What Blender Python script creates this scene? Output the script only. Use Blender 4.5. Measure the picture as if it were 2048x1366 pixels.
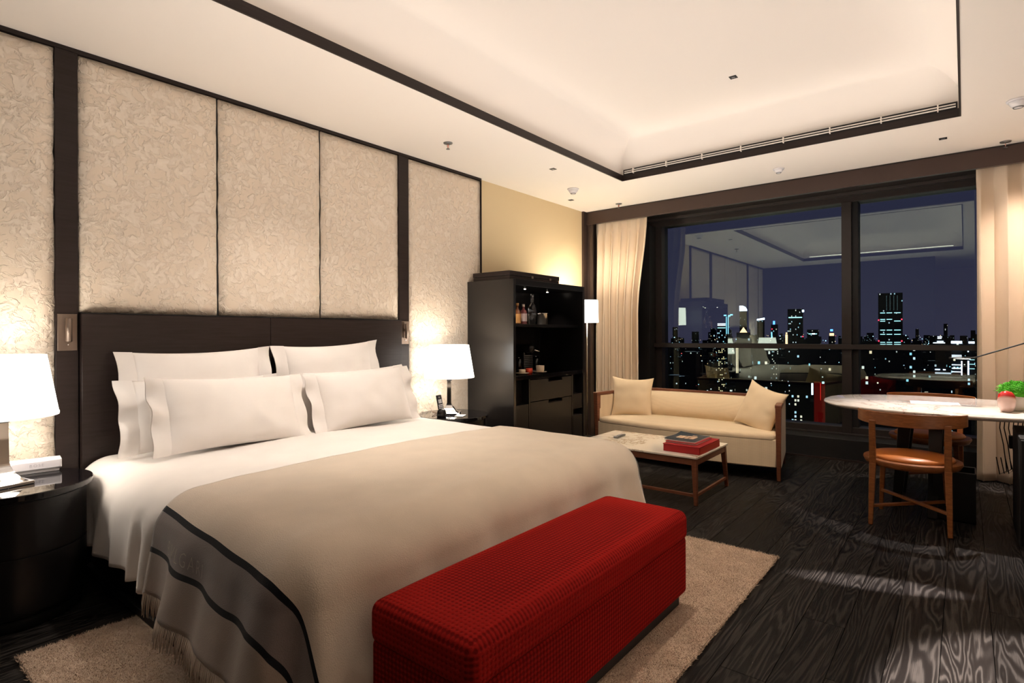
import bpy, bmesh, math, random
from mathutils import Vector, Matrix, noise
random.seed(7)
PI = math.pi
for o in list(bpy.data.objects): bpy.data.objects.remove(o)
S = bpy.context.scene
COL = S.collection

# ------------------------------------------------------------------ camera
FPX, CX, CY = 1124.0, 1024.0, 669.0
YAW, ROLL, EYE = math.radians(38.87), math.radians(0.2), 1.28
cam = bpy.data.cameras.new('camera')
cam.sensor_width = 36.0
cam.lens = FPX * 36.0 / 2048.0
cam.shift_y = -(683.0 - CY) / 2048.0
cam.clip_start = 0.05
cam.clip_end = 20000
co = bpy.data.objects.new('camera', cam)
COL.objects.link(co)
co.matrix_world = (Matrix.Translation((0, 0, EYE)) @ Matrix.Rotation(YAW - PI / 2, 4, 'Z')
                   @ Matrix.Rotation(PI / 2, 4, 'X') @ Matrix.Rotation(-ROLL, 4, 'Z'))
S.camera = co

# ------------------------------------------------------------------ world, view, lights
S.view_settings.view_transform = 'Standard'
S.view_settings.look = 'None'
S.view_settings.gamma = 1.0
S.view_settings.use_curve_mapping = False
S.view_settings.exposure = 0.92
w = bpy.data.worlds.new('night_sky'); S.world = w
w.use_nodes = True
nt = w.node_tree; nt.nodes.clear()
tc = nt.nodes.new('ShaderNodeTexCoord'); sx = nt.nodes.new('ShaderNodeSeparateXYZ')
rp = nt.nodes.new('ShaderNodeValToRGB'); bg = nt.nodes.new('ShaderNodeBackground'); ow = nt.nodes.new('ShaderNodeOutputWorld')
nt.links.new(tc.outputs['Generated'], sx.inputs[0]); nt.links.new(sx.outputs['Z'], rp.inputs[0])
rp.color_ramp.elements[0].position = 0.0; rp.color_ramp.elements[0].color = (0.026, 0.023, 0.042, 1)
rp.color_ramp.elements[1].position = 0.45; rp.color_ramp.elements[1].color = (0.008, 0.010, 0.024, 1)
nt.links.new(rp.outputs[0], bg.inputs[0]); bg.inputs[1].default_value = 1.0
nt.links.new(bg.outputs[0], ow.inputs[0])

WARM = (1.0, 0.86, 0.68)
NEUT = (1.0, 0.90, 0.80)
def light(name, kind, loc, power, color=WARM, radius=0.05, target=None, cone=60, blend=0.3, scale=None):
    l = bpy.data.lights.new(name, kind); l.energy = power; l.color = color
    l.shadow_soft_size = radius
    if kind == 'SPOT':
        l.spot_size = math.radians(cone); l.spot_blend = blend
    o = bpy.data.objects.new(name, l); COL.objects.link(o); o.location = loc
    if target:
        o.rotation_euler = (Vector(target) - Vector(loc)).to_track_quat('-Z', 'Y').to_euler()
    if scale: o.scale = scale
    return o
def area(name, loc, size, power, color=WARM, rot=(0, 0, 0)):
    l = bpy.data.lights.new(name, 'AREA'); l.shape = 'RECTANGLE'; l.size, l.size_y = size; l.energy = power; l.color = color
    o = bpy.data.objects.new(name, l); COL.objects.link(o); o.location = loc; o.rotation_euler = rot
    return o
# room downlights (the small square holes in the ceiling and coffer)
light('downlight_desk', 'SPOT', (5.62, 0.14, 2.81), 210, (1.0, .88, .82), 0.02, (5.25, 0.0, 0.75), 52, 0.8)
light('downlight_cabinet', 'SPOT', (5.48, 3.40, 2.80), 22, WARM, 0.02, (5.95, 3.40, 1.8), 80, 1.0)
light('downlight_curtain', 'SPOT', (5.75, -0.55, 2.80), 60, (1.0, .82, .70), 0.03, (6.35, -0.6, 1.2), 90, 1.0)
light('downlight_sofa', 'SPOT', (4.37, 1.36, 3.15), 95, WARM, 0.03, (5.35, 2.1, 0.4), 62, 0.9)
light('downlight_bed_foot', 'SPOT', (2.60, 1.36, 3.15), 52, WARM, 0.03, (2.55, 1.75, 0.4), 70, 1.0)
light('downlight_bed_head', 'SPOT', (2.0, 2.15, 3.15), 100, NEUT, 0.05, (2.0, 3.25, 0.6), 70, 1.0)
# added area strips along the coffer edge, brightening the cove from below
for nm, loc, sz, rot in (('cove_fill_a', (2.8, 2.62, 2.90), (4.3, .03), (math.radians(-150), 0, 0)), ('cove_fill_b', (2.8, .10, 2.90), (4.3, .03), (math.radians(150), 0, 0)),
                         ('cove_fill_c', (5.05, 1.36, 2.90), (.03, 2.4), (0, math.radians(150), 0)), ('cove_fill_d', (.57, 1.36, 2.90), (.03, 2.4), (0, math.radians(-150), 0))):
    area(nm, loc, sz, 1.2 if sz[0] > 1 else .7, (1.0, .87, .76), rot)
# added upward area light without a fitting, brightens ceiling and wall panels
area('added_ceiling_fill', (2.9, 1.35, 1.44), (6.0, 3.4), 34, (1.0, .925, .855), (PI, 0, 0))
light('downlight_floor', 'SPOT', (2.35, -0.75, 2.80), 1100, (1.0, .90, .84), 0.015, (2.351, -0.75, 0.0), 42, 0.2)
o = light('added_floor_strip_spot', 'SPOT', (3.40, 0.36, 3.12), 900, (1.0, .9, .86), 0.01, None, 17, 0.9, scale=(1.0, 0.24, 1.0))  # added elliptical spot, shaped to draw the lit strip across the floor
o.rotation_euler = (0, 0, math.radians(-72))

# ------------------------------------------------------------------ helpers
def B(): return bmesh.new()
def box(bm, x0, x1, y0, y1, z0, z1):
    v = [bm.verts.new((x, y, z)) for z in (z0, z1) for y in (y0, y1) for x in (x0, x1)]
    for f in ((0, 2, 3, 1), (4, 5, 7, 6), (0, 1, 5, 4), (2, 6, 7, 3), (0, 4, 6, 2), (1, 3, 7, 5)):
        bm.faces.new([v[i] for i in f])
    return bm
def lathe(bm, prof, n=32, cx=0, cy=0, caps=True):
    rings = []
    for r, z in prof:
        rings.append([bm.verts.new((cx + r * math.cos(2 * PI * i / n), cy + r * math.sin(2 * PI * i / n), z)) for i in range(n)])
    for a, b in zip(rings, rings[1:]):
        for i in range(n):
            bm.faces.new((a[i], a[(i + 1) % n], b[(i + 1) % n], b[i]))
    if caps:
        if prof[0][0] > 1e-5: bm.faces.new(list(reversed(rings[0])))
        if prof[-1][0] > 1e-5: bm.faces.new(rings[-1])
    return bm
def prism(bm, pts, z0, z1):
    a = [bm.verts.new((x, y, z0)) for x, y in pts]; b = [bm.verts.new((x, y, z1)) for x, y in pts]
    n = len(pts)
    bm.faces.new(list(reversed(a))); bm.faces.new(b)
    for i in range(n): bm.faces.new((a[i], a[(i + 1) % n], b[(i + 1) % n], b[i]))
    return bm
def beam(bm, p, q, w0, h0, w1=None, h1=None, side=None):
    """tapered square bar from p to q"""
    p, q = Vector(p), Vector(q); w1 = w1 or w0; h1 = h1 or h0
    d = (q - p).normalized()
    s = Vector(side) if side else (Vector((0, 0, 1)).cross(d) if abs(d.z) < .95 else Vector((0, 1, 0)))
    s = (s - d * s.dot(d)).normalized(); u = d.cross(s)
    vs = []
    for c, w_, h_ in ((p, w0, h0), (q, w1, h1)):
        for a, b in ((-1, -1), (1, -1), (1, 1), (-1, 1)):
            vs.append(bm.verts.new(c + s * a * w_ / 2 + u * b * h_ / 2))
    bm.faces.new((vs[3], vs[2], vs[1], vs[0])); bm.faces.new(vs[4:])
    for i in range(4): bm.faces.new((vs[i], vs[(i + 1) % 4], vs[4 + (i + 1) % 4], vs[4 + i]))
    return bm
def tube(bm, pts, r, n=8):
    pts = [Vector(p) for p in pts]; rings = []
    for i, p in enumerate(pts):
        d = (pts[min(i + 1, len(pts) - 1)] - pts[max(i - 1, 0)]).normalized()
        s = d.orthogonal().normalized() if i == 0 else (ps - d * ps.dot(d)).normalized()
        ps = s; u = d.cross(s); rr = r[i] if isinstance(r, (list, tuple)) else r
        rings.append([bm.verts.new(p + (s * math.cos(2 * PI * k / n) + u * math.sin(2 * PI * k / n)) * rr) for k in range(n)])
    for a, b in zip(rings, rings[1:]):
        for k in range(n): bm.faces.new((a[k], a[(k + 1) % n], b[(k + 1) % n], b[k]))
    bm.faces.new(list(reversed(rings[0]))); bm.faces.new(rings[-1])
    return bm
def obj(name, bm, m, parent=None, bev=0, smooth=False, world=True, seg=2, sub=0):
    me = bpy.data.meshes.new(name)
    bmesh.ops.recalc_face_normals(bm, faces=bm.faces)
    bm.to_mesh(me); bm.free()
    for q in (m if isinstance(m, (list, tuple)) else [m]): me.materials.append(q)
    o = bpy.data.objects.new(name, me); COL.objects.link(o)
    if parent:
        o.parent = parent
        if world: o.location = -world_loc(parent)
    if smooth:
        for p in me.polygons: p.use_smooth = True
    if bev:
        b = o.modifiers.new('bevel', 'BEVEL'); b.width = bev; b.segments = seg; b.limit_method = 'ANGLE'; b.angle_limit = math.radians(40)
        for p in me.polygons: p.use_smooth = True
        me.set_sharp_from_angle(angle=math.radians(50))
    if sub:
        s = o.modifiers.new('sub', 'SUBSURF'); s.levels = sub; s.render_levels = sub
    return o
def world_loc(o):
    v = Vector((0, 0, 0))
    while o: v += o.location; o = o.parent
    return v
def tag(o, label, cat, group=None, kind=None):
    o['label'] = label
    if cat: o['category'] = cat
    if group: o['group'] = group
    if kind: o['kind'] = kind
    return o
def thing(name, loc, label, cat, group=None, rz=0):
    o = bpy.data.objects.new(name, None); COL.objects.link(o); o.location = loc; o.rotation_euler = (0, 0, rz)
    o.empty_display_size = .05
    return tag(o, label, cat, group)
def struct(name, bm, m, bev=0, smooth=False, label=None):
    o = obj(name, bm, m, bev=bev, smooth=smooth); o['kind'] = 'structure'
    o['label'] = label or name.replace('_', ' '); return o
def copy_tree(root, loc, rz=0, label=None):
    def cp(o, par):
        c = o.copy(); COL.objects.link(c); c.parent = par
        for ch in list(o.children):
            if ch != c: cp(ch, c)
        return c
    r = cp(root, root.parent); r.location = loc; r.rotation_euler = (0, 0, rz)
    if label: r['label'] = label
    return r

# ------------------------------------------------------------------ materials
def mat(name, col, rough=.5, metal=0, spec=.5, coat=0, coat_r=.05, emit=None, es=0, trans=0, ior=1.45, sheen=0):
    m = bpy.data.materials.new(name); m.use_nodes = True
    p = m.node_tree.nodes['Principled BSDF']
    p.inputs['Base Color'].default_value = (*col, 1); p.inputs['Roughness'].default_value = rough
    p.inputs['Metallic'].default_value = metal; p.inputs['Specular IOR Level'].default_value = spec
    p.inputs['Coat Weight'].default_value = coat; p.inputs['Coat Roughness'].default_value = coat_r
    p.inputs['Transmission Weight'].default_value = trans; p.inputs['IOR'].default_value = ior
    p.inputs['Sheen Weight'].default_value = sheen
    if emit: p.inputs['Emission Color'].default_value = (*emit, 1); p.inputs['Emission Strength'].default_value = es
    return m
def P(m): return m.node_tree.nodes['Principled BSDF']
def N(m, t, **k):
    n = m.node_tree.nodes.new(t)
    for a, b in k.items(): setattr(n, a, b)
    return n
def LK(m, a, b): m.node_tree.links.new(a, b)
def coords(m, scale=(1, 1, 1), kind='Object', rnd=False):
    t = N(m, 'ShaderNodeTexCoord'); mp = N(m, 'ShaderNodeMapping'); mp.inputs['Scale'].default_value = scale
    LK(m, t.outputs[kind], mp.inputs[0])
    if rnd:
        oi = N(m, 'ShaderNodeObjectInfo'); mu = N(m, 'ShaderNodeMath', operation='MULTIPLY'); mu.inputs[1].default_value = 57.0
        LK(m, oi.outputs['Random'], mu.inputs[0]); cb = N(m, 'ShaderNodeCombineXYZ')
        LK(m, mu.outputs[0], cb.inputs[0]); LK(m, mu.outputs[0], cb.inputs[1]); LK(m, cb.outputs[0], mp.inputs['Location'])
    return mp.outputs[0]
def noise_tex(m, vec, scale, detail=3, rough=.5, dist=0):
    n = N(m, 'ShaderNodeTexNoise'); n.inputs['Scale'].default_value = scale; n.inputs['Detail'].default_value = detail
    n.inputs['Roughness'].default_value = rough; n.inputs['Distortion'].default_value = dist
    LK(m, vec, n.inputs['Vector']); return n
def bump(m, h, strength=.3, dist=.01):
    b = N(m, 'ShaderNodeBump'); b.inputs['Strength'].default_value = strength; b.inputs['Distance'].default_value = dist
    LK(m, h, b.inputs['Height']); LK(m, b.outputs[0], P(m).inputs['Normal']); return b
def ramp(m, fac, stops):
    r = N(m, 'ShaderNodeValToRGB'); e = r.color_ramp.elements
    e[0].position, e[0].color = stops[0][0], (*stops[0][1], 1); e[1].position, e[1].color = stops[-1][0], (*stops[-1][1], 1)
    for p_, c in stops[1:-1]:
        q = e.new(p_); q.color = (*c, 1)
    LK(m, fac, r.inputs[0]); return r.outputs[0]
def fabric(name, col, scale=900, strength=.25, dist=.002, rough=.95, var=.06, sheen=.2):
    m = mat(name, col, rough, spec=.15, sheen=sheen)
    v = coords(m); n = noise_tex(m, v, scale, 2); n2 = noise_tex(m, v, 6, 4)
    c = ramp(m, n2.outputs[0], [(.3, tuple(x * (1 - var) for x in col)), (.7, tuple(min(1, x * (1 + var)) for x in col))])
    LK(m, c, P(m).inputs['Base Color']); bump(m, n.outputs[0], strength, dist); return m
def weave(name, col, col2, fx, fy, strength=.6, dist=.004, rot=0):
    """waffle / rib weave from two crossed waves"""
    m = mat(name, col, .9, spec=.2, sheen=.3)
    v = coords(m)
    sp = N(m, 'ShaderNodeSeparateXYZ'); LK(m, v, sp.inputs[0])
    def wv(sock, f):
        a = N(m, 'ShaderNodeMath', operation='MULTIPLY'); a.inputs[1].default_value = f; LK(m, sock, a.inputs[0])
        b = N(m, 'ShaderNodeMath', operation='SINE'); LK(m, a.outputs[0], b.inputs[0]); return b.outputs[0]
    ax = N(m, 'ShaderNodeMath', operation='ADD'); LK(m, sp.outputs[0], ax.inputs[0])
    LK(m, sp.outputs[1], ax.inputs[1]) if fx < 0 else None
    a = wv(sp.outputs[0], abs(fx)); b = wv(sp.outputs[1], abs(fx)); c = wv(sp.outputs[2], abs(fy))
    s1 = N(m, 'ShaderNodeMath', operation='ADD'); LK(m, a, s1.inputs[0]); LK(m, b, s1.inputs[1])
    s2 = N(m, 'ShaderNodeMath', operation='ADD'); LK(m, s1.outputs[0], s2.inputs[0]); LK(m, c, s2.inputs[1])
    n = noise_tex(m, v, 300, 2); s3 = N(m, 'ShaderNodeMath', operation='ADD'); LK(m, s2.outputs[0], s3.inputs[0]); LK(m, n.outputs[0], s3.inputs[1])
    mr = N(m, 'ShaderNodeMapRange'); mr.inputs[1].default_value = -1.5; mr.inputs[2].default_value = 2.5; LK(m, s3.outputs[0], mr.inputs[0])
    cc = ramp(m, mr.outputs[0], [(.15, col2), (.6, col)]); LK(m, cc, P(m).inputs['Base Color'])
    bump(m, mr.outputs[0], strength, dist); return m

M = {}
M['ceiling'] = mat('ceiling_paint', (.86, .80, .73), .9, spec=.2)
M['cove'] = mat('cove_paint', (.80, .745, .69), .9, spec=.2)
M['yellow_wall'] = mat('cream_wallcovering', (.74, .60, .38), .85, spec=.2)
M['plain_wall'] = mat('plain_wall', (.62, .52, .42), .85, spec=.2)
M['dark'] = mat('dark_stained_wood', (.018, .012, .011), .36, spec=.3)
v = coords(M['dark'], (3, 3, 40)); n_ = noise_tex(M['dark'], v, 2, 3)
LK(M['dark'], ramp(M['dark'], n_.outputs[0], [(.3, (.019, .012, .010)), (.7, (.027, .018, .016))]), P(M['dark']).inputs['Base Color'])
M['dark_rear'] = mat('dark_rear_panel', (.012, .011, .012), .5)
M['black_lacquer'] = mat('black_lacquer', (.006, .005, .005), .30, spec=.35, coat=.25, coat_r=.25)
M['cabinet_lacquer'] = mat('cabinet_lacquer', (.006, .005, .005), .30, spec=.3, coat=.9, coat_r=.22)
M['black_gloss'] = mat('black_gloss', (.006, .005, .006), .05, spec=.6)
M['black_matte'] = mat('black_matte', (.010, .009, .009), .6)
M['interior'] = mat('cabinet_interior', (.007, .006, .006), .35)
M['drawer_front'] = mat('drawer_front', (.009, .0075, .007), .34)
M['bronze'] = mat('brushed_bronze', (.27, .21, .17), .48, metal=1)
M['fascia'] = mat('bronze_fascia', (.075, .052, .045), .30, metal=.6, spec=.6)
M['alu'] = mat('dark_window_frame', (.028, .022, .020), .4, spec=.5)
M['chrome'] = mat('chrome', (.85, .85, .86), .06, metal=1)
M['steel'] = mat('steel', (.66, .60, .52), .18, metal=1)
M['white_plastic'] = mat('white_plastic', (.78, .76, .78), .35)
M['linen'] = fabric('white_linen', (.86, .81, .77), 700, .12, .001, var=.02)
n_ = M['linen']
M['throw'] = fabric('beige_wool', (.68, .57, .46), 260, .5, .003, var=.05, sheen=.5)
M['throw_grey'] = fabric('grey_wool', (.205, .165, .155), 260, .5, .003, var=.08, sheen=.4)
M['throw_hem'] = fabric('taupe_wool', (.33, .26, .215), 260, .5, .003, var=.06, sheen=.4)
M['fringe'] = mat('fringe_wool', (.50, .41, .33), .9)
M['throw_black'] = fabric('black_wool', (.008, .009, .012), 400, .5, .002, var=.1, sheen=.1)
M['thread'] = mat('pale_thread', (.48, .41, .34), .8)
M['red'] = weave('red_waffle', (.31, .012, .009), (.16, .006, .005), 370, 370, .7, .004)
P(M['red']).inputs['Sheen Weight'].default_value = 0; P(M['red']).inputs['Specular IOR Level'].default_value = .05
M['red_dark'] = mat('red_piping', (.16, .010, .008), .8)
M['sofa'] = weave('cream_rib_fabric', (.74, .58, .39), (.70, .545, .36), 420, 620, .3, .002)
M['cushion'] = fabric('cream_cushion', (.74, .58, .39), 420, .4, .003, var=.03)
M['curtain'] = fabric('curtain_fabric', (.76, .62, .47), 500, .25, .002, var=.02)
M['lining'] = mat('dark_curtain_lining', (.02, .017, .016), .9)
M['leather'] = mat('tan_leather', (.55, .18, .038), .36, spec=.5)
bump(M['leather'], noise_tex(M['leather'], coords(M['leather']), 220, 3).outputs[0], .12, .002)
M['bed_leather'] = mat('brown_leather_base', (.030, .017, .013), .4)
M['green'] = mat('moss_green', (.10, .50, .02), .7)
M['paper'] = mat('white_paper', (.82, .80, .78), .7)
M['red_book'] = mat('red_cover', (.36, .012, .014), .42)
M['red_book_lit'] = mat('red_cover_lit_side', (.48, .03, .012), .45)  # lit side of the red cover, extra light put into the colour
M['pages'] = mat('magazine_pages', (.70, .64, .60), .8)
M['dark_cover'] = mat('slate_cover', (.035, .045, .055), .35)
M['photo_print'] = mat('printed_photo', (.75, .52, .36), .4)
M['black_print'] = mat('black_print', (.02, .015, .01), .5)
M['cork'] = mat('cork', (.75, .62, .5), .7)
M['label_pink'] = mat('bottle_label', (.80, .66, .66), .6)
M['amber'] = mat('amber_label', (.60, .30, .10), .4)
M['cup_red'] = mat('red_cup', (.75, .07, .03), .25)
M['cup_white'] = mat('cream_cup', (.80, .66, .50), .3)
M['grey_metal'] = mat('grey_metal', (.20, .20, .20), .35, metal=.8)
M['brass'] = mat('lamp_bracket_brown', (.20, .12, .08), .4)
M['led'] = mat('led_light', (1, 1, 1), .5, emit=(1, .85, .7), es=12)
M['shade'] = mat('lit_lampshade', (.85, .82, .78), .8, emit=(1.0, .95, .88), es=2.3)
M['shade_rim'] = mat('lampshade_rim', (.85, .80, .74), .8, emit=(1.0, .90, .78), es=1.0)

def wood(name, c1, c2, rough=.4, sc=(4, 4, 40)):
    m = mat(name, c1, rough); v = coords(m, sc, rnd=True); n = noise_tex(m, v, 2.2, 4, .55, 1.2)
    LK(m, ramp(m, n.outputs[0], [(.35, c1), (.65, c2)]), P(m).inputs['Base Color']); return m
M['walnut'] = wood('reddish_walnut', (.13, .042, .020), (.19, .065, .030), .38)
M['chairwood'] = wood('oiled_teak', (.20, .066, .019), (.31, .112, .034), .36, (6, 6, 30))

def marble(name, base, vein, scale=2.2):
    m = mat(name, base, .12, spec=.6, coat=.3)
    v = coords(m); n = noise_tex(m, v, scale, 6, .62, .7)
    a = N(m, 'ShaderNodeMath', operation='SUBTRACT'); a.inputs[1].default_value = .5; LK(m, n.outputs[0], a.inputs[0])
    b = N(m, 'ShaderNodeMath', operation='ABSOLUTE'); LK(m, a.outputs[0], b.inputs[0])
    LK(m, ramp(m, b.outputs[0], [(0, vein), (.006, tuple(x * .7 + y * .3 for x, y in zip(base, vein))), (.03, base)]), P(m).inputs['Base Color']); return m
M['marble'] = marble('veined_marble', (.86, .79, .68), (.30, .20, .10), 1.9)
M['marble_desk'] = marble('pale_veined_marble', (.86, .80, .73), (.45, .33, .26), 1.2)

# embossed wall covering: floral clumps in relief
m = M['panel'] = mat('embossed_wallcovering', (.8, .68, .55), .55, spec=.35)
v = coords(m, (1, 1, 1)); nw = noise_tex(m, v, 9, 3)
mixv = N(m, 'ShaderNodeVectorMath', operation='MULTIPLY_ADD'); mixv.inputs[1].default_value = (.09, .09, .09)
LK(m, nw.outputs['Color'], mixv.inputs[0]); LK(m, v, mixv.inputs[2])
vo = N(m, 'ShaderNodeTexVoronoi', feature='SMOOTH_F1'); vo.inputs['Scale'].default_value = 34; vo.inputs['Smoothness'].default_value = .25
LK(m, mixv.outputs[0], vo.inputs['Vector'])
n2 = noise_tex(m, mixv.outputs[0], 20, 4, .65, .6)
st = N(m, 'ShaderNodeValToRGB'); st.color_ramp.elements[0].position = .46; st.color_ramp.elements[1].position = .54; LK(m, n2.outputs[0], st.inputs[0])
inv = N(m, 'ShaderNodeMath', operation='SUBTRACT'); inv.inputs[0].default_value = 1.0; LK(m, vo.outputs['Distance'], inv.inputs[1])
mu = N(m, 'ShaderNodeMath', operation='MULTIPLY'); LK(m, st.outputs[0], mu.inputs[0]); LK(m, inv.outputs[0], mu.inputs[1])
bump(m, mu.outputs[0], .85, .008)
nl = noise_tex(m, v, 7, 3)
cA = ramp(m, n2.outputs[0], [(.44, (.79, .67, .54)), (.56, (.83, .725, .605))]); LK(m, cA, P(m).inputs['Base Color'])

# floor planks: brushed black oak
m = M['plank'] = mat('brushed_black_oak', (.02, .015, .013), .5, spec=.14)
v = coords(m, (.55, 5.5, 1), rnd=True); n = noise_tex(m, v, 1.15, 3, .45, .35)
a = N(m, 'ShaderNodeMath', operation='MULTIPLY'); a.inputs[1].default_value = 150; LK(m, n.outputs[0], a.inputs[0])
s_ = N(m, 'ShaderNodeMath', operation='SINE'); LK(m, a.outputs[0], s_.inputs[0])
v2 = coords(m, (8, 260, 1), rnd=True); nf = noise_tex(m, v2, 1, 2)
ad = N(m, 'ShaderNodeMath', operation='MULTIPLY_ADD'); ad.inputs[1].default_value = .55; LK(m, s_.outputs[0], ad.inputs[0]); LK(m, nf.outputs[0], ad.inputs[2])
oi = N(m, 'ShaderNodeObjectInfo')
c = ramp(m, ad.outputs[0], [(.1, (.008, .0065, .006)), (.62, (.013, .011, .010)), (1.0, (.036, .031, .028))])
hs = N(m, 'ShaderNodeHueSaturation'); LK(m, c, hs.inputs['Color'])
mr = N(m, 'ShaderNodeMapRange'); mr.inputs[3].default_value = .7; mr.inputs[4].default_value = 1.35; LK(m, oi.outputs['Random'], mr.inputs[0]); LK(m, mr.outputs[0], hs.inputs['Value'])
LK(m, hs.outputs[0], P(m).inputs['Base Color']); bump(m, ad.outputs[0], .35, .002)
LK(m, ramp(m, ad.outputs[0], [(.1, (.42, .42, .42)), (1, (.6, .6, .6))]), P(m).inputs['Roughness'])
M['joint'] = mat('floor_joint', (.004, .003, .003), .8)

m = M['rug'] = mat('beige_shag', (.7, .52, .37), 1.0, spec=.05, sheen=.3)
v = coords(m); n = noise_tex(m, v, 9, 4); n3 = noise_tex(m, v, 160, 2)
LK(m, ramp(m, n.outputs[0], [(.3, (.62, .46, .34)), (.7, (.78, .60, .46))]), P(m).inputs['Base Color']); bump(m, n3.outputs[0], .8, .01)

# window glass: clear tinted pane with Fresnel mirror
m = M['glass'] = bpy.data.materials.new('window_glass'); m.use_nodes = True; m.node_tree.nodes.clear()
tr = N(m, 'ShaderNodeBsdfTransparent'); tr.inputs[0].default_value = (.80, .87, .90, 1)
gl = N(m, 'ShaderNodeBsdfGlossy'); gl.inputs['Roughness'].default_value = 0.0; gl.inputs['Color'].default_value = (.86, 1.0, .86, 1)
fr = N(m, 'ShaderNodeFresnel'); fr.inputs['IOR'].default_value = 1.85
mx = N(m, 'ShaderNodeMixShader'); out = N(m, 'ShaderNodeOutputMaterial')
LK(m, fr.outputs[0], mx.inputs[0]); LK(m, tr.outputs[0], mx.inputs[1]); LK(m, gl.outputs[0], mx.inputs[2]); LK(m, mx.outputs[0], out.inputs[0])
M['clear'] = mat('clear_glass', (1, 1, 1), .02, trans=1, ior=1.5)

# ------------------------------------------------------------------ room shell
ZC, YW, XF, XG = 2.83, 3.77, 6.15, 6.90       # ceiling, head wall, fascia, glass
YR, XB, YO = -1.15, -0.36, 0.47               # right wall, rear wall, corridor edge
CXA, CXB, CYA, CYB = 0.48, 5.137, 0.017, 2.70 # coffer opening
XC = -3.4                                     # end of the entrance corridor
struct('wall_left', box(B(), XC, XG + .2, YW, YW + .15, -.12, 3.5), M['yellow_wall'], label='cream wall behind the bed and cabinet')
WL = bpy.data.objects['wall_left']
struct('wall_right', box(B(), XC, XG + .2, YR - .15, YR, -.12, 3.5), M['plain_wall'], label='plain wall on the right side of the room')
struct('wall_back', box(B(), XB - .15, XB, YO, YW, -.0, 3.4), M['dark_rear'], label='dark rear wall behind the camera')
struct('wall_corridor', box(B(), XC - .1, XC, YR, YW, -.0, 3.4), M['plain_wall'], label='end wall of the entrance corridor')
# ceiling ring + coffer
bm = B(); T = .06
box(bm, XC, CXA, YR, YW, ZC, ZC + T); box(bm, CXB, XG + .2, YR, YW, ZC, ZC + T)
box(bm, CXA, CXB, YR, CYA, ZC, ZC + T); box(bm, CXA, CXB, CYB, YW, ZC, ZC + T)
CE = struct('ceiling', bm, M['ceiling'], label='cream ceiling around the raised coffer')
bm = B()
prof = [(-.02, ZC + .055)] + [(-.02 + .34 * (1 - math.cos(a)), ZC + .055 + .33 * math.sin(a)) for a in [i * PI / 2 / 12 for i in range(1, 13)]]
rings = []
for off, z in prof:
    rings.append([bm.verts.new(p) for p in ((CXA + off, CYA + off, z), (CXB - off, CYA + off, z), (CXB - off, CYB - off, z), (CXA + off, CYB - off, z))])
for a, b in zip(rings, rings[1:]):
    for i in range(4): bm.faces.new((a[i], a[(i + 1) % 4], b[(i + 1) % 4], b[i]))
bm.faces.new(rings[-1])
o = obj('coffer', bm, M['cove'], CE, smooth=True)
o.data.set_sharp_from_angle(angle=math.radians(35))
o['label'] = 'raised coved tray of the ceiling'
for i, (a, b, c_, d) in enumerate(((CXA, CXB, CYB - .012, CYB), (CXA, CXB, CYA, CYA + .012), (CXA, CXA + .012, CYA + .012, CYB - .012), (CXB - .012, CXB, CYA + .012, CYB - .012))):
    struct('trim_%d' % (i + 1), box(B(), a, b, c_, d, ZC - .004, ZC + .055), M['dark'], label='dark trim edging the %s side of the ceiling coffer' % ('head wall', 'right', 'rear', 'window')[i])
# linear air grille in the coffer's window side
g = thing('air_grille', (CXB - .03, 1.35, ZC + .06), 'long white slotted air grille in the coffer above the window side', 'air vent')
obj('grille_back', box(B(), CXB - .013, CXB - .0125 + .02, CYA + .02, CYB - .02, ZC + .052, ZC + .105), M['black_matte'], g)
for z in (.062, .080):
    obj('slat', box(B(), CXB - .034, CXB - .020, CYA + .03, CYB - .04, ZC + z, ZC + z + .006), M['ceiling'], g)
for i in range(8):
    y = CYB - .14 - i * .345
    obj('bracket', box(B(), CXB - .040, CXB - .014, y, y + .008, ZC + .052, ZC + .100), M['ceiling'], g)

# head wall panelling
PY = YW - .03
ztop = ZC - .022
def wobble_panel(x0, x1, z0, z1):
    """upholstered panel with a slightly raised, faintly wavy edge"""
    bm = B(); nx = max(4, int((x1 - x0) / .06)); nz = max(4, int((z1 - z0) / .05)); V = []
    for j in range(nz + 1):
        row = []
        for i in range(nx + 1):
            x = x0 + (x1 - x0) * i / nx; z = z0 + (z1 - z0) * j / nz
            if i in (0, nx): x += (noise.noise((x0 * 9, z * 34, i)) * .006)
            if j in (0, nz): z += (noise.noise((x * 34, z0 * 9, j)) * .0035)
            edge = i in (0, nx) or j in (0, nz)
            row.append(bm.verts.new((x, PY + (.006 if edge else 0), z)))
        V.append(row)
    for j in range(nz):
        for i in range(nx): bm.faces.new((V[j][i], V[j][i + 1], V[j + 1][i + 1], V[j + 1][i]))
    # close to the wall
    rim = [V[0][i] for i in range(nx + 1)] + [V[j][nx] for j in range(1, nz + 1)] + [V[nz][i] for i in range(nx - 1, -1, -1)] + [V[j][0] for j in range(nz - 1, 0, -1)]
    back = [bm.verts.new((v_.co.x, YW, v_.co.z)) for v_ in rim]
    for i in range(len(rim)):
        k = (i + 1) % len(rim); bm.faces.new((rim[i], back[i], back[k], rim[k]))
    return bm
HB = 1.405
obj('backing_board', box(B(), -.36, 4.157, YW - .012, YW, 0, ztop + .01), M['black_matte'], WL)
for (x0, x1, z0) in ((-.36, .02, .05), (.032, .794, .05), (.900, 1.622, HB + .004), (1.638, 2.362, HB + .004), (2.378, 3.107, HB + .004), (3.222, 4.147, .05)):
    obj('wall_panel', wobble_panel(x0, x1, z0, ztop - .006), M['panel'], WL, smooth=True)
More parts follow.
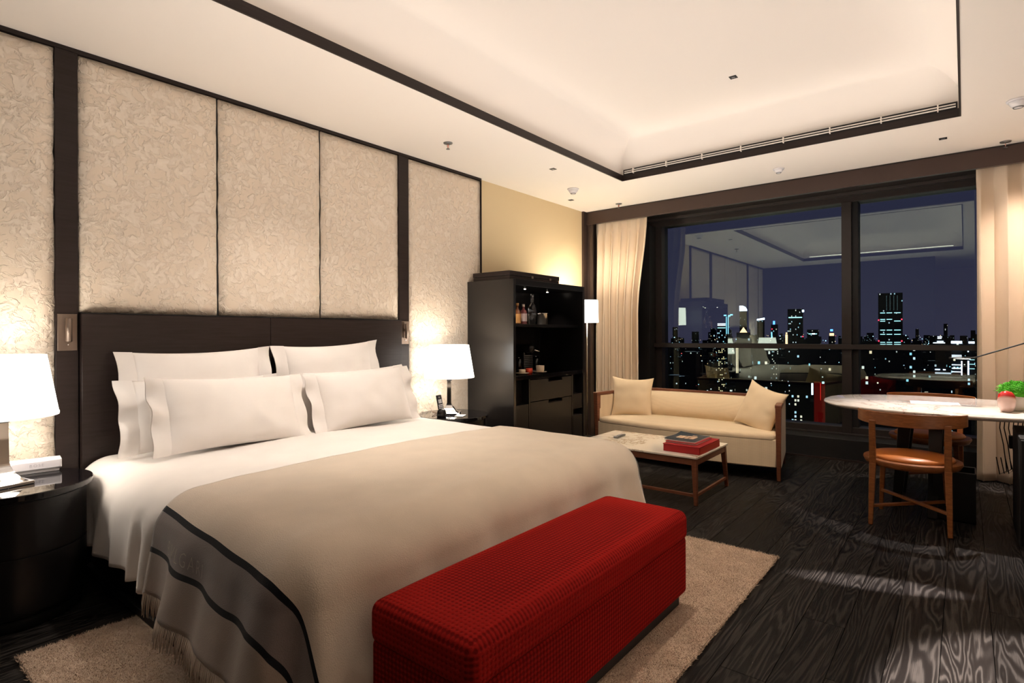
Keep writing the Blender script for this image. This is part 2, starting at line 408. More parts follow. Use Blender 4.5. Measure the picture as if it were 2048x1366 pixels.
for (x0, x1) in ((.796, .896), (3.110, 3.219)):
    obj('panel_strip', box(B(), x0, x1, YW - .035, YW, 0, ztop), M['dark'], WL, bev=.002)
obj('panel_trim', box(B(), -.36, 4.157, YW - .037, YW, ztop, ZC), M['dark'], WL)
obj('panel_trim', box(B(), 4.149, 4.159, YW - .037, YW, 0, ztop), M['dark'], WL)
obj('panel_trim', box(B(), .02, .032, YW - .03, YW, 0, ztop), M['dark'], WL)
# dark lining beside the window
obj('window_reveal', box(B(), 6.09, XG + .1, YW - .03, YW, 0, ZC), M['fascia'], WL)
obj('window_reveal', box(B(), 6.17, 6.26, YW - .075, YW - .03, 0, ZC), M['fascia'], WL, bev=.003)

# fascia, kick and windows
struct('trim_5', box(B(), XF, XF + .05, YR, YW - .03, 2.667, ZC - .013), M['fascia'], bev=.003, label='wide bronze fascia board above the window curtains')
struct('trim_6', box(B(), XF + .012, XF + .06, YR, YW - .03, ZC - .013, ZC), M['alu'], label='thin shadow gap strip over the fascia board')
struct('trim_7', box(B(), 6.48, XG + .05, YR, YW, .006, .215), M['black_matte'], bev=.004, label='black plinth under the window')
struct('baseboard_window', box(B(), 6.462, 6.48, YR, YW, 0, .018), M['fascia'], label='thin metal bead along the foot of the window plinth')
WIN = thing('window_1', (6.85, 1.3, .215), 'large dark-framed night window with four panes', None); WIN['kind'] = 'structure'
if 'category' in WIN: del WIN['category']
def wpart(name, *a, m='alu', bev=.003): return obj(name, box(B(), *a), M[m], WIN, bev=bev)
wpart('head_frame', 6.80, 7.0, YR, YW, 2.655, ZC)
wpart('head_frame', 6.72, 6.80, YR, YW, 2.715, 2.745)
wpart('sill_frame', 6.80, 7.0, YR, YW, .205, .295)
wpart('sill_frame', 6.74, 6.80, YR, YW, .205, .235)
wpart('jamb', 6.62, 7.0, 3.10, YW, .295, 2.655, m='black_matte')
wpart('jamb', 6.80, 7.0, 3.02, 3.10, .295, 2.655)
wpart('mullion', 6.78, 6.99, .92, 1.01, .215, 2.655)
wpart('mullion', 6.83, 7.0, .865, .92, .215, 2.655, m='black_matte')
wpart('mullion', 6.80, 7.0, -1.15, -1.05, .295, 2.655)
wpart('transom_rail', 6.74, 6.80, YR, 3.10, 1.112, 1.165)
wpart('transom_rail', 6.84, 6.97, YR, 3.02, 1.12, 1.158)
for y0, y1 in ((1.01, 3.02), (-1.05, .865)):
    for z0, z1 in ((.295, 1.12), (1.158, 2.655)):
        obj('pane', box(B(), XG, XG + .008, y0, y1, z0, z1), M['glass'], WIN)

# floor planks
FL = struct('floor', box(B(), XC, XG + .1, YR, YW, -.12, -.014), M['joint'], label='black oak plank floor')
PW = .165
cache = {}
rw = 0
y = -.085 - PW * 7
while y < YW:
    x = -.6 - random.uniform(0, 1.6)
    y0, y1 = max(y, YR), min(y + PW, YW)
    while x < 6.46:
        Lp = random.choice((1.5, 1.9, 2.2)); x1 = min(x + Lp, 6.47)
        key = (round(x1 - x, 2), round(y1 - y0, 3))
        if x1 - x > .05 and x1 > .2:
            if key not in cache:
                cache[key] = None
                o = obj('floor_plank', box(B(), 0, x1 - x - .0015, 0, y1 - y0 - .0018, -.013, 0), M['plank'], FL, world=False)
                md = o.modifiers.new('bevel', 'BEVEL'); md.width = .0012; md.segments = 1
                cache[key] = o
            else:
                o = cache[key].copy(); COL.objects.link(o)
            o.location = (x, y0, random.uniform(-.0006, 0))
        x = x1
    y += PW

# ------------------------------------------------------------------ ceiling fittings
for (x, y, z, lb) in ((4.35, 1.355, 3.215, 'small square downlight in the raised coffer'), (4.346, 3.003, ZC, 'small square downlight in the ceiling left of the coffer corner'),
                   (5.481, 3.536, ZC, 'small square downlight in the ceiling corner, past the smoke detector'), (5.646, .132, ZC, 'small square downlight by the right end of the fascia')):
    d = thing('downlight', (x, y, z), lb, 'ceiling light', 'small square downlights')
    obj('trim_ring', box(B(), -.026, .026, -.026, .026, -.003, .002), M['brass'] if 0 else M['black_matte'], d, world=False)
    obj('lens', box(B(), -.012, .012, -.012, .012, -.0045, -.002), M['grey_metal'], d, world=False)
def detector(x, y, lb, s=1.0):
    d = thing('smoke_detector', (x, y, ZC), lb, 'detector', 'ceiling detectors')
    obj('base', lathe(B(), [(.058 * s, -.012), (.062 * s, -.008), (.062 * s, 0)], 28), M['white_plastic'], d, world=False, smooth=True)
    obj('housing', lathe(B(), [(.001, -.052 * s), (.022 * s, -.052 * s), (.034 * s, -.045 * s), (.044 * s, -.030 * s), (.050 * s, -.016), (.050 * s, -.012)], 28), M['white_plastic'], d, world=False, smooth=True)
    obj('vent_ring', lathe(B(), [(.026 * s, -.0535 * s), (.030 * s, -.047 * s), (.024 * s, -.0535 * s)], 24, caps=False), M['grey_metal'], d, world=False)
detector(5.08, 3.25, 'white smoke detector in the ceiling left of the coffer corner')
detector(5.69, 1.36, 'white smoke detector between the coffer grille and the fascia', .8)
detector(5.03, -.28, 'white detector at the right edge of the ceiling')
def sprinkler(x, y, lb):
    d = thing('sprinkler', (x, y, ZC), lb, 'sprinkler', 'ceiling sprinklers')
    obj('rosette', lathe(B(), [(.014, -.012), (.036, -.006), (.038, 0)], 20), M['grey_metal'], d, world=False, smooth=True)
    for s in (-1, 1):
        obj('frame_arm', tube(B(), [(0.010 * s, 0, -.010), (.013 * s, 0, -.025), (.009 * s, 0, -.038), (.001 * s, 0, -.046)], .0022, 6), M['steel'], d, world=False, smooth=True)
    obj('deflector', lathe(B(), [(.001, -.052), (.015, -.051), (.015, -.048), (.004, -.046), (.003, -.040)], 14), M['grey_metal'], d, world=False)
    obj('bulb', lathe(B(), [(.002, -.04), (.003, -.03), (.003, -.016), (.001, -.01)], 8), M['cup_red'], d, world=False)
sprinkler(3.216, 3.25, 'chrome ceiling sprinkler above the bed head')
sprinkler(6.0, 3.2, 'ceiling sprinkler in front of the fascia over the left curtain')
sprinkler(6.06, -.26, 'ceiling sprinkler in front of the fascia over the right curtain')

# ------------------------------------------------------------------ bed
BX, HW, YH = 2.01, 1.15, 3.66
R_, ZT, LB = .17, .625, 2.155          # edge radius, top height, length
A_ = HW - R_; LF = LB - R_
def sstep(a, b, x):
    t = max(0, min(1, (x - a) / (b - a))); return t * t * (3 - 2 * t)
def drape(s, t, off=0, amp=.028, seed=0.0, kf=1.0, flare=.05):
    sg = 1 if s >= 0 else -1; sa = abs(s)
    ds = max(sa - A_, 0); dt = max(t - LF, 0); d = math.hypot(ds, dt)
    px = min(sa, A_); py = min(t, LF)
    if d > 1e-9: nx, ny = ds / d, dt / d
    else: nx, ny = 0, 0
    rr = R_ + off
    zt = ZT + .020 * (1 - (px / A_) ** 2) * (1 - .3 * (py / LF) ** 2)
    zt += .008 * noise.noise((s * 2.2 + seed, t * 2.2, 3.1)) + .004 * noise.noise((s * 6 + seed, t * 6, 1.7))
    arc = R_ * PI / 2
    if d < arc:
        th = d / R_; o_ = rr * math.sin(th); z = zt - R_ + rr * math.cos(th)
    else:
        o_ = rr + (d - arc) * flare; z = zt - R_ - (d - arc)
    if ds > 0 and dt > 0: q = LF + math.atan2(dt, ds) * .32
    elif dt > 0: q = LF + PI / 2 * .32 + (A_ - sa)
    else: q = t
    q = q * sg
    f = sstep(.10, .50, d)
    fo = math.sin(q * 19 * kf + seed + 1.8 * noise.noise((q * 2.3, seed, 0))) * .6 + noise.noise((q * 7 * kf, seed + 5, d * 1.2)) * 1.0
    o_ += f * amp * fo
    q2 = f * amp * .5 * math.sin(q * 23 + 2 * seed)
    x = BX + sg * (px + nx * o_) - sg * ny * q2 * .6
    yy = YH - (py + ny * o_) + nx * q2 * .6
    return Vector((x, yy, z))
def cloth(ss, ts, off, mats=None, **k):
    bm = B(); V = [[bm.verts.new(drape(s, t, off, **k)) for s in ss] for t in ts]
    for j in range(len(ts) - 1):
        for i in range(len(ss) - 1):
            f = bm.faces.new((V[j][i], V[j][i + 1], V[j + 1][i + 1], V[j + 1][i]))
            if mats: f.material_index = mats((ss[i] + ss[i + 1]) / 2, (ts[j] + ts[j + 1]) / 2)
    return bm
def lin(a, b, n): return [a + (b - a) * i / n for i in range(n + 1)]
def solid(o, t): 
    s = o.modifiers.new('thick', 'SOLIDIFY'); s.thickness = t; s.offset = -1; return o
bed = thing('bed', (BX, 2.6, 0), 'king-size bed with white linen and dark leather base against the panelled wall', 'bed')
obj('headboard', box(B(), .900, 1.955, YW - .075, YW - .03, .0, HB - .004), M['dark'], bed, bev=.003)
obj('headboard', box(B(), 1.958, 3.106, YW - .075, YW - .03, .0, HB - .004), M['dark'], bed, bev=.003)
obj('headboard_cap', box(B(), .900, 3.106, YW - .078, YW - .028, HB - .004, HB), M['black_matte'], bed)
obj('base', box(B(), .945, 3.075, 1.60, 3.69, .045, .30), M['bed_leather'], bed, bev=.008)
for yb in (1.62, 2.32, 3.02):
    obj('base_panel', box(B(), .935, .946, yb, yb + .66, .06, .29), M['bed_leather'], bed, bev=.004)
obj('plinth', box(B(), .91, 3.11, 1.58, 3.69, .016, .055), M['black_matte'], bed, bev=.003)
obj('mattress', box(B(), .99, 3.03, 1.64, 3.69, .30, .575), M['linen'], bed, bev=.05, seg=4)
hem = .49
ss = lin(-(A_ + hem), -A_, 26) + lin(-A_, A_, 44)[1:] + lin(A_, A_ + hem, 26)[1:]
ts = lin(0.0, LF, 110) + lin(LF, LF + .46, 22)[1:]
bm = B(); V = []
for t in ts:
    kk = sstep(1.05, 1.30, t)
    V.append([bm.verts.new(drape(s, t, -.028 * kk, amp=.044 * (1 - kk) + .006 * kk, seed=2.0, kf=1.6, flare=.02 - .06 * kk)) for s in ss])
for j in range(len(ts) - 1):
    for i in range(len(ss) - 1): bm.faces.new((V[j][i], V[j][i + 1], V[j + 1][i + 1], V[j + 1][i]))
o = obj('duvet', bm, M['linen'], bed, smooth=True); solid(o, .010)

# wool throw
TH0 = 1.12
dA, dB, dW = .132, .285, .021
fe = .465
sl = lin(0, dA, 9) + lin(dA, dA + dW, 2)[1:] + lin(dA + dW, dB, 9)[1:] + lin(dB, dB + dW, 2)[1:] + lin(dB + dW, fe, 9)[1:]
ss = [-(A_ + x) for x in reversed(sl)] + lin(-A_, A_, 46)[1:-1] + [A_ + x for x in sl]
SKEW = .055
def tdrape(s, t, off, **k):   # the throw lies slightly askew on the bed
    return drape(s - SKEW * max(0, t - TH0), t, off, **k)
def tmat(s, t):
    d = abs(s) - A_
    if dA < d < dA + dW or dB < d < dB + dW: return 2
    if dA < d < dB: return 1
    if d > dB: return 3
    return 0
TK = dict(amp=.040, seed=7.3, kf=.95, flare=.22)
def twarp(s, t):  # back edge runs slightly askew
    return t
ts = lin(TH0, LF, 60) + lin(LF, LF + .56, 30)[1:]
thr = thing('throw_blanket', (BX, 2.0, .6), 'beige wool throw with grey striped fringed border across the foot of the bed', 'blanket')
def cloth2():
    bm = B(); V = [[bm.verts.new(tdrape(s, t, .016, **TK)) for s in ss] for t in ts]
    for j in range(len(ts) - 1):
        for i in range(len(ss) - 1):
            f = bm.faces.new((V[j][i], V[j][i + 1], V[j + 1][i + 1], V[j + 1][i])); f.material_index = tmat((ss[i] + ss[i + 1]) / 2, 0)
    return bm
o = obj('wool_cloth', cloth2(), [M['throw'], M['throw_grey'], M['throw_black'], M['throw_hem']], thr, smooth=True); solid(o, .007)
for sg in (-1, 1):
    bm = B()
    n_str = 210
    for i in range(n_str):
        t = TH0 + (LF + .5 - TH0) * (i + .5) / n_str
        p = tdrape(sg * (A_ + fe - .004), t, .014, **TK)
        p2 = tdrape(sg * (A_ + fe + .02), t, .014, **TK); dr = (p2 - p).normalized()
        ln = random.uniform(.070, .105); j = Vector((random.uniform(-.2, .2), random.uniform(-.25, .25), 0))
        tube(bm, [p, p + dr * ln * .5 + j * .008, p + (dr + Vector((0, 0, -.5))).normalized() * ln + j * .035], [.0022, .0025, .0012], 4)
    f = obj('fringe', bm, M['fringe'], thr, smooth=True); f['kind'] = 'stuff'; f['label'] = 'twisted wool fringe along the throw hem'
# embroidered lettering on the grey band, following the cloth
cu = bpy.data.curves.new('lettering', 'FONT'); cu.body = 'BVLGARI'; cu.size = .068; cu.space_character = 1.3; cu.offset = -.0015; cu.resolution_u = 2
tmp = bpy.data.objects.new('tmp', cu); COL.objects.link(tmp)
bpy.context.view_layer.update()
me = bpy.data.meshes.new_from_object(tmp.evaluated_get(bpy.context.evaluated_depsgraph_get())); bpy.data.objects.remove(tmp)
bm = B(); bm.from_mesh(me); bmesh.ops.subdivide_edges(bm, edges=bm.edges, cuts=1)
for v_ in bm.verts:
    lx, ly = v_.co.x, v_.co.y
    v_.co = tdrape(-(A_ + dA + dW + .105 - ly), 1.30 + lx * .95, .0265, **TK)
o = obj('lettering', bm, M['thread'], thr); o['label'] = 'pale embroidered capital letters on the grey band'

# pillows
def pillow_bm(w_, h_, t_, seed, nu=34, nv=24):
    bm = B(); G = {}
    for side in (1, -1):
        for j in range(nv + 1):
            for i in range(nu + 1):
                u = -1 + 2 * i / nu; v_ = -1 + 2 * j / nv
                edge = i in (0, nu) or j in (0, nv)
                if side == -1 and edge: G[(side, i, j)] = G[(1, i, j)]; continue
                uu = math.sin(u * PI / 2 * .92) / math.sin(PI / 2 * .92); vv = math.sin(v_ * PI / 2 * .92) / math.sin(PI / 2 * .92)
                x = w_ / 2 * uu * (1 - .045 * (1 - abs(vv) ** 2) * abs(uu) ** 4)
                z = h_ / 2 * vv * (1 - .07 * (1 - abs(uu) ** 2) * abs(vv) ** 4)
                th = t_ / 2 * ((1 - abs(uu) ** 2.6) * (1 - abs(vv) ** 2.4)) ** .55
                k = max(0, (1 - abs(uu) ** 4) * (1 - abs(vv) ** 4))
                th += k * (.011 * noise.noise((x * 9 + seed, z * 9, side)) + .014 * noise.noise((x * 3 + seed, z * 3, side * 2)))
                # creases running in from the corners
                cr = sstep(.45, 1.0, abs(uu)) * math.sin(z * 55 + seed * 3 + 2 * noise.noise((z * 8, seed, 0))) * .007 * (1 - abs(vv) ** 3)
                th += cr * k
                G[(side, i, j)] = bm.verts.new((x, -side * max(th, 0), z))
    for side in (1, -1):
        for j in range(nv):
            for i in range(nu):
                f = [G[(side, i, j)], G[(side, i + 1, j)], G[(side, i + 1, j + 1)], G[(side, i, j + 1)]]
                if len(set(f)) == 4: bm.faces.new(f if side == 1 else f[::-1])
    return bm
def flange_bm(w_, h_, sg, fw, seed, n=18):
    bm = B(); V = []
    for j in range(n + 1):
        v_ = -1 + 2 * j / n; row = []
        for i in range(5):
            a = i / 4
            x = sg * (w_ / 2 * (1 - .045 * (1 - v_ * v_)) - .012 + (fw + .012) * a)
            z = h_ / 2 * v_ * (1 + .03 * a)
            y = .016 * a * math.sin(v_ * 7 + seed) + .012 * a * noise.noise((v_ * 3, seed, a))
            th = (.014 * (1 - a) + .003) * (1 - abs(v_) ** 6 * .6)
            row.append((bm.verts.new((x, y - th, z)), bm.verts.new((x, y + th, z))))
        V.append(row)
    for j in range(n):
        for i in range(4):
            for k in (0, 1):
                bm.faces.new((V[j][i][k], V[j][i + 1][k], V[j + 1][i + 1][k], V[j + 1][i][k]))
    return bm
def pillow(cx, cy, z0, w_, h_, t_, lean, yaw, roll, label, seed, fl=(.075, .075)):
    o = thing('pillow', (cx, cy, z0 + h_ / 2 * math.cos(lean)), label, 'pillow', 'white pillows on the bed')
    o.rotation_euler = (Matrix.Rotation(yaw, 3, 'Z') @ Matrix.Rotation(-lean, 3, 'X') @ Matrix.Rotation(roll, 3, 'Y')).to_euler()
    obj('cushion_body', pillow_bm(w_, h_, t_, seed), M['linen'], o, smooth=True, world=False)
    for sg, fw in zip((-1, 1), fl):
        if fw: obj('flange', flange_bm(w_, h_, sg, fw, seed + sg), M['linen'], o, smooth=True, world=False)
D = math.radians
pillow(1.475, 3.585, .655, .74, .545, .15, D(9), D(0), D(-1), 'white pillow at the back left, leaning on the headboard', 1.0)
pillow(2.365, 3.585, .665, .72, .56, .15, D(9), D(0), D(-2), 'white pillow at the back right, leaning on the headboard', 2.0)
pillow(1.44, 3.465, .645, .76, .40, .14, D(16), D(1), D(1), 'white pillow in the middle row on the left, mostly hidden by the front pillow', 3.0)
pillow(2.47, 3.455, .645, .80, .40, .14, D(16), D(0), D(-1), 'white pillow in the middle row on the right, mostly hidden by the front pillow', 4.0)
pillow(1.55, 3.33, .640, .79, .42, .18, D(20), D(4), D(2), 'plump white pillow at the front left of the pile', 5.0)
pillow(2.46, 3.325, .640, .72, .41, .18, D(20), D(-4), D(-2), 'plump white pillow at the front right of the pile', 6.0)

# ------------------------------------------------------------------ bench and rug
rug = thing('rug', (2.0, 1.9, 0), 'shaggy beige rug under the bed and bench', 'rug')
RX0, RX1, RY0, RY1 = .49, 3.43, .82, 2.925
obj('backing', box(B(), RX0 + .01, RX1 - .01, RY0 + .01, RY1 - .01, .001, .016), M['rug'], rug)
bm = B(); cnt = 0
verts = []; faces = []
def blades(x0, x1, y0, y1, n):
    for _ in range(n):
        x = random.uniform(x0, x1); y = random.uniform(y0, y1)
        a = random.uniform(0, 2 * PI); l = random.uniform(.003, .008); tx = random.gauss(0, .007); ty = random.gauss(0, .007)
        w2 = random.uniform(.0016, .003); dx, dy = math.cos(a) * w2, math.sin(a) * w2
        k = len(verts)
        verts.extend([(x - dx, y - dy, .013), (x + dx, y + dy, .013), (x + tx, y + ty, .016 + l)])
        faces.append((k, k + 1, k + 2))
blades(RX0, .98, 1.85, RY1, 26000); blades(1.5, RX1, RY0, 1.5, 68000); blades(2.5, RX1, 1.4, 2.0, 12000)
me = bpy.data.meshes.new('rug_pile'); me.from_pydata(verts, [], faces); me.materials.append(M['rug'])
o = bpy.data.objects.new('pile', me); COL.objects.link(o); o.parent = rug; o.location = -rug.location; o['kind'] = 'stuff'; o['label'] = 'beige shag pile'

bench = thing('bench', (1.82, 1.225, .02), 'long red waffle-weave upholstered bench at the foot of the bed', 'bench')
def soft_box(x0, x1, y0, y1, z0, z1, crown=.012):
    bm = B(); nx, ny = 26, 10
    V = [[bm.verts.new((x0 + (x1 - x0) * i / nx, y0 + (y1 - y0) * j / ny, z1 + crown * (1 - (2 * i / nx - 1) ** 4) * (1 - (2 * j / ny - 1) ** 4))) for i in range(nx + 1)] for j in range(ny + 1)]
    for j in range(ny):
        for i in range(nx): bm.faces.new((V[j][i], V[j][i + 1], V[j + 1][i + 1], V[j + 1][i]))
    rim = [V[0][i] for i in range(nx + 1)] + [V[j][nx] for j in range(1, ny + 1)] + [V[ny][i] for i in range(nx - 1, -1, -1)] + [V[j][0] for j in range(ny - 1, 0, -1)]
    bot = [bm.verts.new((v_.co.x, v_.co.y, z0)) for v_ in rim]
    for i in range(len(rim)):
        k = (i + 1) % len(rim); bm.faces.new((rim[i], bot[i], bot[k], rim[k]))
    bm.faces.new(bot)
    return bm
obj('seat_cushion', soft_box(1.075, 2.56, 1.005, 1.45, .32, .458, .014), M['red'], bench, bev=.038, seg=5)
obj('upholstered_body', box(B(), 1.082, 2.553, 1.012, 1.443, .075, .34), M['red'], bench, bev=.022, seg=4)
rx, ry = (1.078, 2.557), (1.008, 1.447)
obj('piping', tube(B(), [(rx[0] + .03, ry[0] + .003, .425), (rx[1] - .03, ry[0] + .003, .425), (rx[1] - .003, ry[0] + .03, .425), (rx[1] - .003, ry[1] - .03, .425), (rx[1] - .03, ry[1] - .003, .425), (rx[0] + .03, ry[1] - .003, .425), (rx[0] + .003, ry[1] - .03, .425), (rx[0] + .003, ry[0] + .03, .425), (rx[0] + .03, ry[0] + .003, .425)], .0045, 8), M['red_dark'], bench, smooth=True)
obj('plinth', box(B(), 1.11, 2.525, 1.04, 1.415, .018, .08), M['black_matte'], bench, bev=.003)

# ------------------------------------------------------------------ sconces
for x, lb in ((.846, 'bronze reading light plate on the dark strip left of the headboard'), (3.165 + .0, 'bronze reading light plate on the dark strip right of the headboard')):
    s = thing('reading_light', (x, YW - .036, 1.30), lb, 'wall light', 'bronze bedside reading lights')
    wd = .043
    obj('back_plate', box(B(), -wd, wd, -.008, 0, -.098, .098), M['bronze'], s, bev=.0015, world=False)
    obj('lamp_tube', lathe(B(), [(.008, -.052), (.0145, -.048), (.0145, .072), (.010, .075)], 20), M['bronze'], s, smooth=True, world=False).location = (0, -.032, 0)
    obj('hinge', box(B(), -.006, .006, -.030, -.006, .01, .03), M['brass'], s, world=False)
    obj('switch', tube(B(), [(0, -.008, -.062), (0, -.020, -.066)], .003, 8), M['chrome'], s, world=False)

# ------------------------------------------------------------------ nightstands
def nightstand(cx, cy, label, drawer_angle):
    t = thing('nightstand', (cx, cy, 0), label, 'nightstand', 'round black nightstands')
    obj('top', lathe(B(), [(.285, .572), (.302, .576), (.303, .597), (.300, .600)], 72), M['black_gloss'], t, world=False, smooth=True).data.set_sharp_from_angle(angle=.5)
    obj('body', lathe(B(), [(.262, .06), (.268, .065), (.268, .572)], 72), M['black_lacquer'], t, world=False, smooth=True).data.set_sharp_from_angle(angle=.5)
    obj('foot_ring', lathe(B(), [(.24, .0), (.24, .06)], 48), M['black_matte'], t, world=False, smooth=True)
    for k, (z0, z1) in enumerate(((.33, .56), (.08, .322))):
        bm = B(); n = 24; a0, a1 = drawer_angle - 1.05, drawer_angle + 1.05; V = []
        for i in range(n + 1):
            a = a0 + (a1 - a0) * i / n
            V.append([bm.verts.new((r * math.cos(a), r * math.sin(a), z)) for r, z in ((.262, z0), (.276, z0), (.276, z1), (.262, z1))])
        for i in range(n):
            for j in range(4): bm.faces.new((V[i][j], V[i][(j + 1) % 4], V[i + 1][(j + 1) % 4], V[i + 1][j]))
        bm.faces.new(V[0][::-1]); bm.faces.new(V[-1])
        obj('drawer', bm, M['black_lacquer'], t, world=False, smooth=True).data.set_sharp_from_angle(angle=.6)
    return t
nightstand(.57, 3.433, 'round black nightstand left of the bed with mirror-gloss top', D(-70))
nightstand(3.445, 3.43, 'round black nightstand right of the bed beside the tall cabinet', D(-100))

def table_lamp(cx, cy, z, label, rz):
    t = thing('table_lamp', (cx, cy, z), label, 'lamp', 'bedside table lamps', rz)
    obj('base_plate', box(B(), -.095, .095, -.095, .095, 0, .016), M['chrome'], t, bev=.003, world=False)
    bm = B(); R = []
    for hw_, hd_, zz in ((.080, .080, .016), (.064, .060, .026), (.040, .032, .062), (.034, .022, .085), (.031, .018, .10), (.029, .017, .24), (.029, .017, .30)):
        R.append([bm.verts.new((a * hw_, b * hd_, zz)) for a, b in ((-1, -1), (1, -1), (1, 1), (-1, 1))])
    for a, b in zip(R, R[1:]):
        for i in range(4): bm.faces.new((a[i], a[(i + 1) % 4], b[(i + 1) % 4], b[i]))
    bm.faces.new(R[0][::-1]); bm.faces.new(R[-1])
    obj('column', bm, M['chrome'], t, bev=.0015, world=False)
    obj('socket', lathe(B(), [(.012, .30), (.012, .37), (.02, .375), (.02, .43)], 16), M['black_matte'], t, world=False)
    obj('collar', box(B(), -.0305, .0305, -.0185, .0185, .285, .315), M['black_matte'], t, world=False)
    obj('bulb', lathe(B(), [(.001, .43), (.02, .44), (.028, .47), (.02, .50), (.001, .505)], 16), M['led'], t, world=False, smooth=True)
    sh = obj('shade', lathe(B(), [(.214, .318), (.170, .590)], 64, caps=False), M['shade'], t, world=False, smooth=True)
    obj('shade_rim', lathe(B(), [(.2145, .312), (.2155, .318), (.2145, .326), (.2135, .318)], 64, caps=False), M['shade_rim'], sh, world=False, smooth=True)
    obj('shade_rim', lathe(B(), [(.1695, .584), (.171, .590), (.1695, .594), (.1685, .590)], 64, caps=False), M['shade_rim'], sh, world=False, smooth=True)
    for k in range(3):
        a = k * 2 * PI / 3
        obj('spider', tube(B(), [(.02 * math.cos(a), .02 * math.sin(a), .43), (.17 * math.cos(a), .17 * math.sin(a), .586)], .0018, 6), M['steel'], t, world=False)
    light('lamp_light', 'POINT', (cx, cy, z + .50), 4.0, (1.0, .88, .74), .07)
table_lamp(.525, 3.42, .6005, 'table lamp with glowing white shade on the left nightstand', D(12))
table_lamp(3.42, 3.45, .6005, 'table lamp with glowing white shade on the right nightstand', D(40))

# speaker dock on the left nightstand
sp = thing('speaker', (.690, 3.605, .6005), 'slim silver white speaker bar beside the left lamp', 'speaker', rz=D(-6))
bm = B()
pr = [(-.020, .012), (.026, .012), (.026, .068), (-.034, .062), (-.036, .020)]
a = [bm.verts.new((-.098, y_, z_)) for y_, z_ in pr]; b = [bm.verts.new((.098, y_, z_)) for y_, z_ in pr]
bm.faces.new(a[::-1]); bm.faces.new(b)
for i in range(5): bm.faces.new((a[i], a[(i + 1) % 5], b[(i + 1) % 5], b[i]))
obj('housing', bm, M['white_plastic'], sp, bev=.003, world=False)
obj('foot', box(B(), -.085, .090, -.02, .022, 0, .013), M['white_plastic'], sp, bev=.002, world=False)
obj('grille', box(B(), -.092, .092, -.0375, -.0345, .022, .058), mat('grille_cloth', (.55, .53, .56), .7), sp, bev=.001, world=False)
def text(name, body, size, loc, rot, m, parent, depth=.0004, align='CENTER', space=1):
    c = bpy.data.curves.new(name, 'FONT'); c.body = body; c.size = size; c.extrude = depth; c.align_x = align; c.align_y = 'CENTER'; c.space_character = space; c.resolution_u = 2
    o = bpy.data.objects.new('tmp', c); COL.objects.link(o); bpy.context.view_layer.update()
    me = bpy.data.meshes.new_from_object(o.evaluated_get(bpy.context.evaluated_depsgraph_get())); bpy.data.objects.remove(o)
    me.materials.clear(); me.materials.append(m); me.name = name
    o = bpy.data.objects.new(name, me); COL.objects.link(o); o.parent = parent; o.location = loc; o.rotation_euler = rot
    return o
text('lettering', 'BOSE', .020, (0, -.0380, .040), (PI / 2, 0, 0), mat('grey_print', (.34, .33, .36), .5), sp, space=1.3)

# telephone on the right nightstand
ph = thing('telephone', (3.245, 3.365, .6005), 'black cordless telephone standing in its cradle', 'telephone', rz=D(-25))
obj('cradle', lathe(B(), [(.036, 0), (.040, .006), (.040, .03), (.034, .055), (.022, .070), (.001, .072)], 28), M['black_lacquer'], ph, smooth=True, world=False)
hs_ = obj('handset', box(B(), -.022, .022, -.011, .011, 0, .155), M['black_matte'], ph, bev=.006, world=False)
hs_.location = (0, -.004, .030); hs_.rotation_euler = (D(-8), D(-8), 0)
obj('screen', box(B(), -.014, .014, -.0125, -.0105, .085, .118), mat('phone_screen', (.45, .44, .46), .2), hs_, world=False)
obj('dial_pad', lathe(B(), [(.001, -.002), (.009, -.002), (.009, .001)], 14), M['black_gloss'], hs_, world=False).matrix_local = Matrix.Translation((0, -.0115, .134)) @ Matrix.Rotation(PI / 2, 4, 'X')
for r in range(5):
    for c_ in range(3):
        obj('key', box(B(), -.0045 + (c_ - 1) * .012, .0045 + (c_ - 1) * .012, -.0130, -.0105, .016 + r * .013, .023 + r * .013), M['white_plastic'], hs_, world=False)
nb = thing('notepad', (3.385, 3.285, .6005), 'small white notepad in front of the right lamp', 'notepad', rz=D(25))
obj('sheets', box(B(), -.050, .050, -.035, .035, .0, .006), M['paper'], nb, bev=.001, world=False)
obj('cover', box(B(), -.052, .052, -.037, .037, -.0003, .0015), M['black_matte'], nb, world=False)
cb = tube(B(), [(3.36, 3.50, .604), (3.32, 3.50, .606), (3.30, 3.53, .620), (3.33, 3.57, .622), (3.38, 3.57, .606)], .0028, 6)
tag(obj('lamp_cord', cb, M['brass'], smooth=True), 'thin brown cord curling beside the right lamp', 'cord')

# ------------------------------------------------------------------ minibar cabinet
KX0, KX1, KY0, KY1, KZ = 3.957, 5.178, 3.172, 3.765, 1.788
cabn = thing('minibar_cabinet', ((KX0 + KX1) / 2, 3.45, 0), 'tall black lacquered minibar cabinet with open shelves and drawers', 'cabinet')
def kp(name, x0, x1, y0, y1, z0, z1, m='black_lacquer', bev=.002): return obj(name, box(B(), x0, x1, y0, y1, z0, z1), M[m], cabn, bev=bev)
kp('side_panel', KX0, KX0 + .035, KY0, KY1, 0, KZ, 'cabinet_lacquer'); kp('side_panel', KX1 - .035, KX1, KY0, KY1, 0, KZ)
kp('top_panel', KX0 + .035, KX1 - .035, KY0, KY1, KZ - .055, KZ)
kp('back_panel', KX0 + .035, KX1 - .035, KY1 - .02, KY1, 0, KZ - .055, 'interior')
kp('shelf', KX0 + .035, KX1 - .035, KY0 + .06, KY1 - .02, 1.352, 1.378, 'interior')
kp('worktop', KX0 + .035, KX1 - .035, KY0 + .005, KY1 - .02, .86, .90, 'black_gloss')
kp('lower_carcass', KX0 + .035, KX1 - .035, KY0 + .10, KY1 - .02, .02, .86, 'interior')
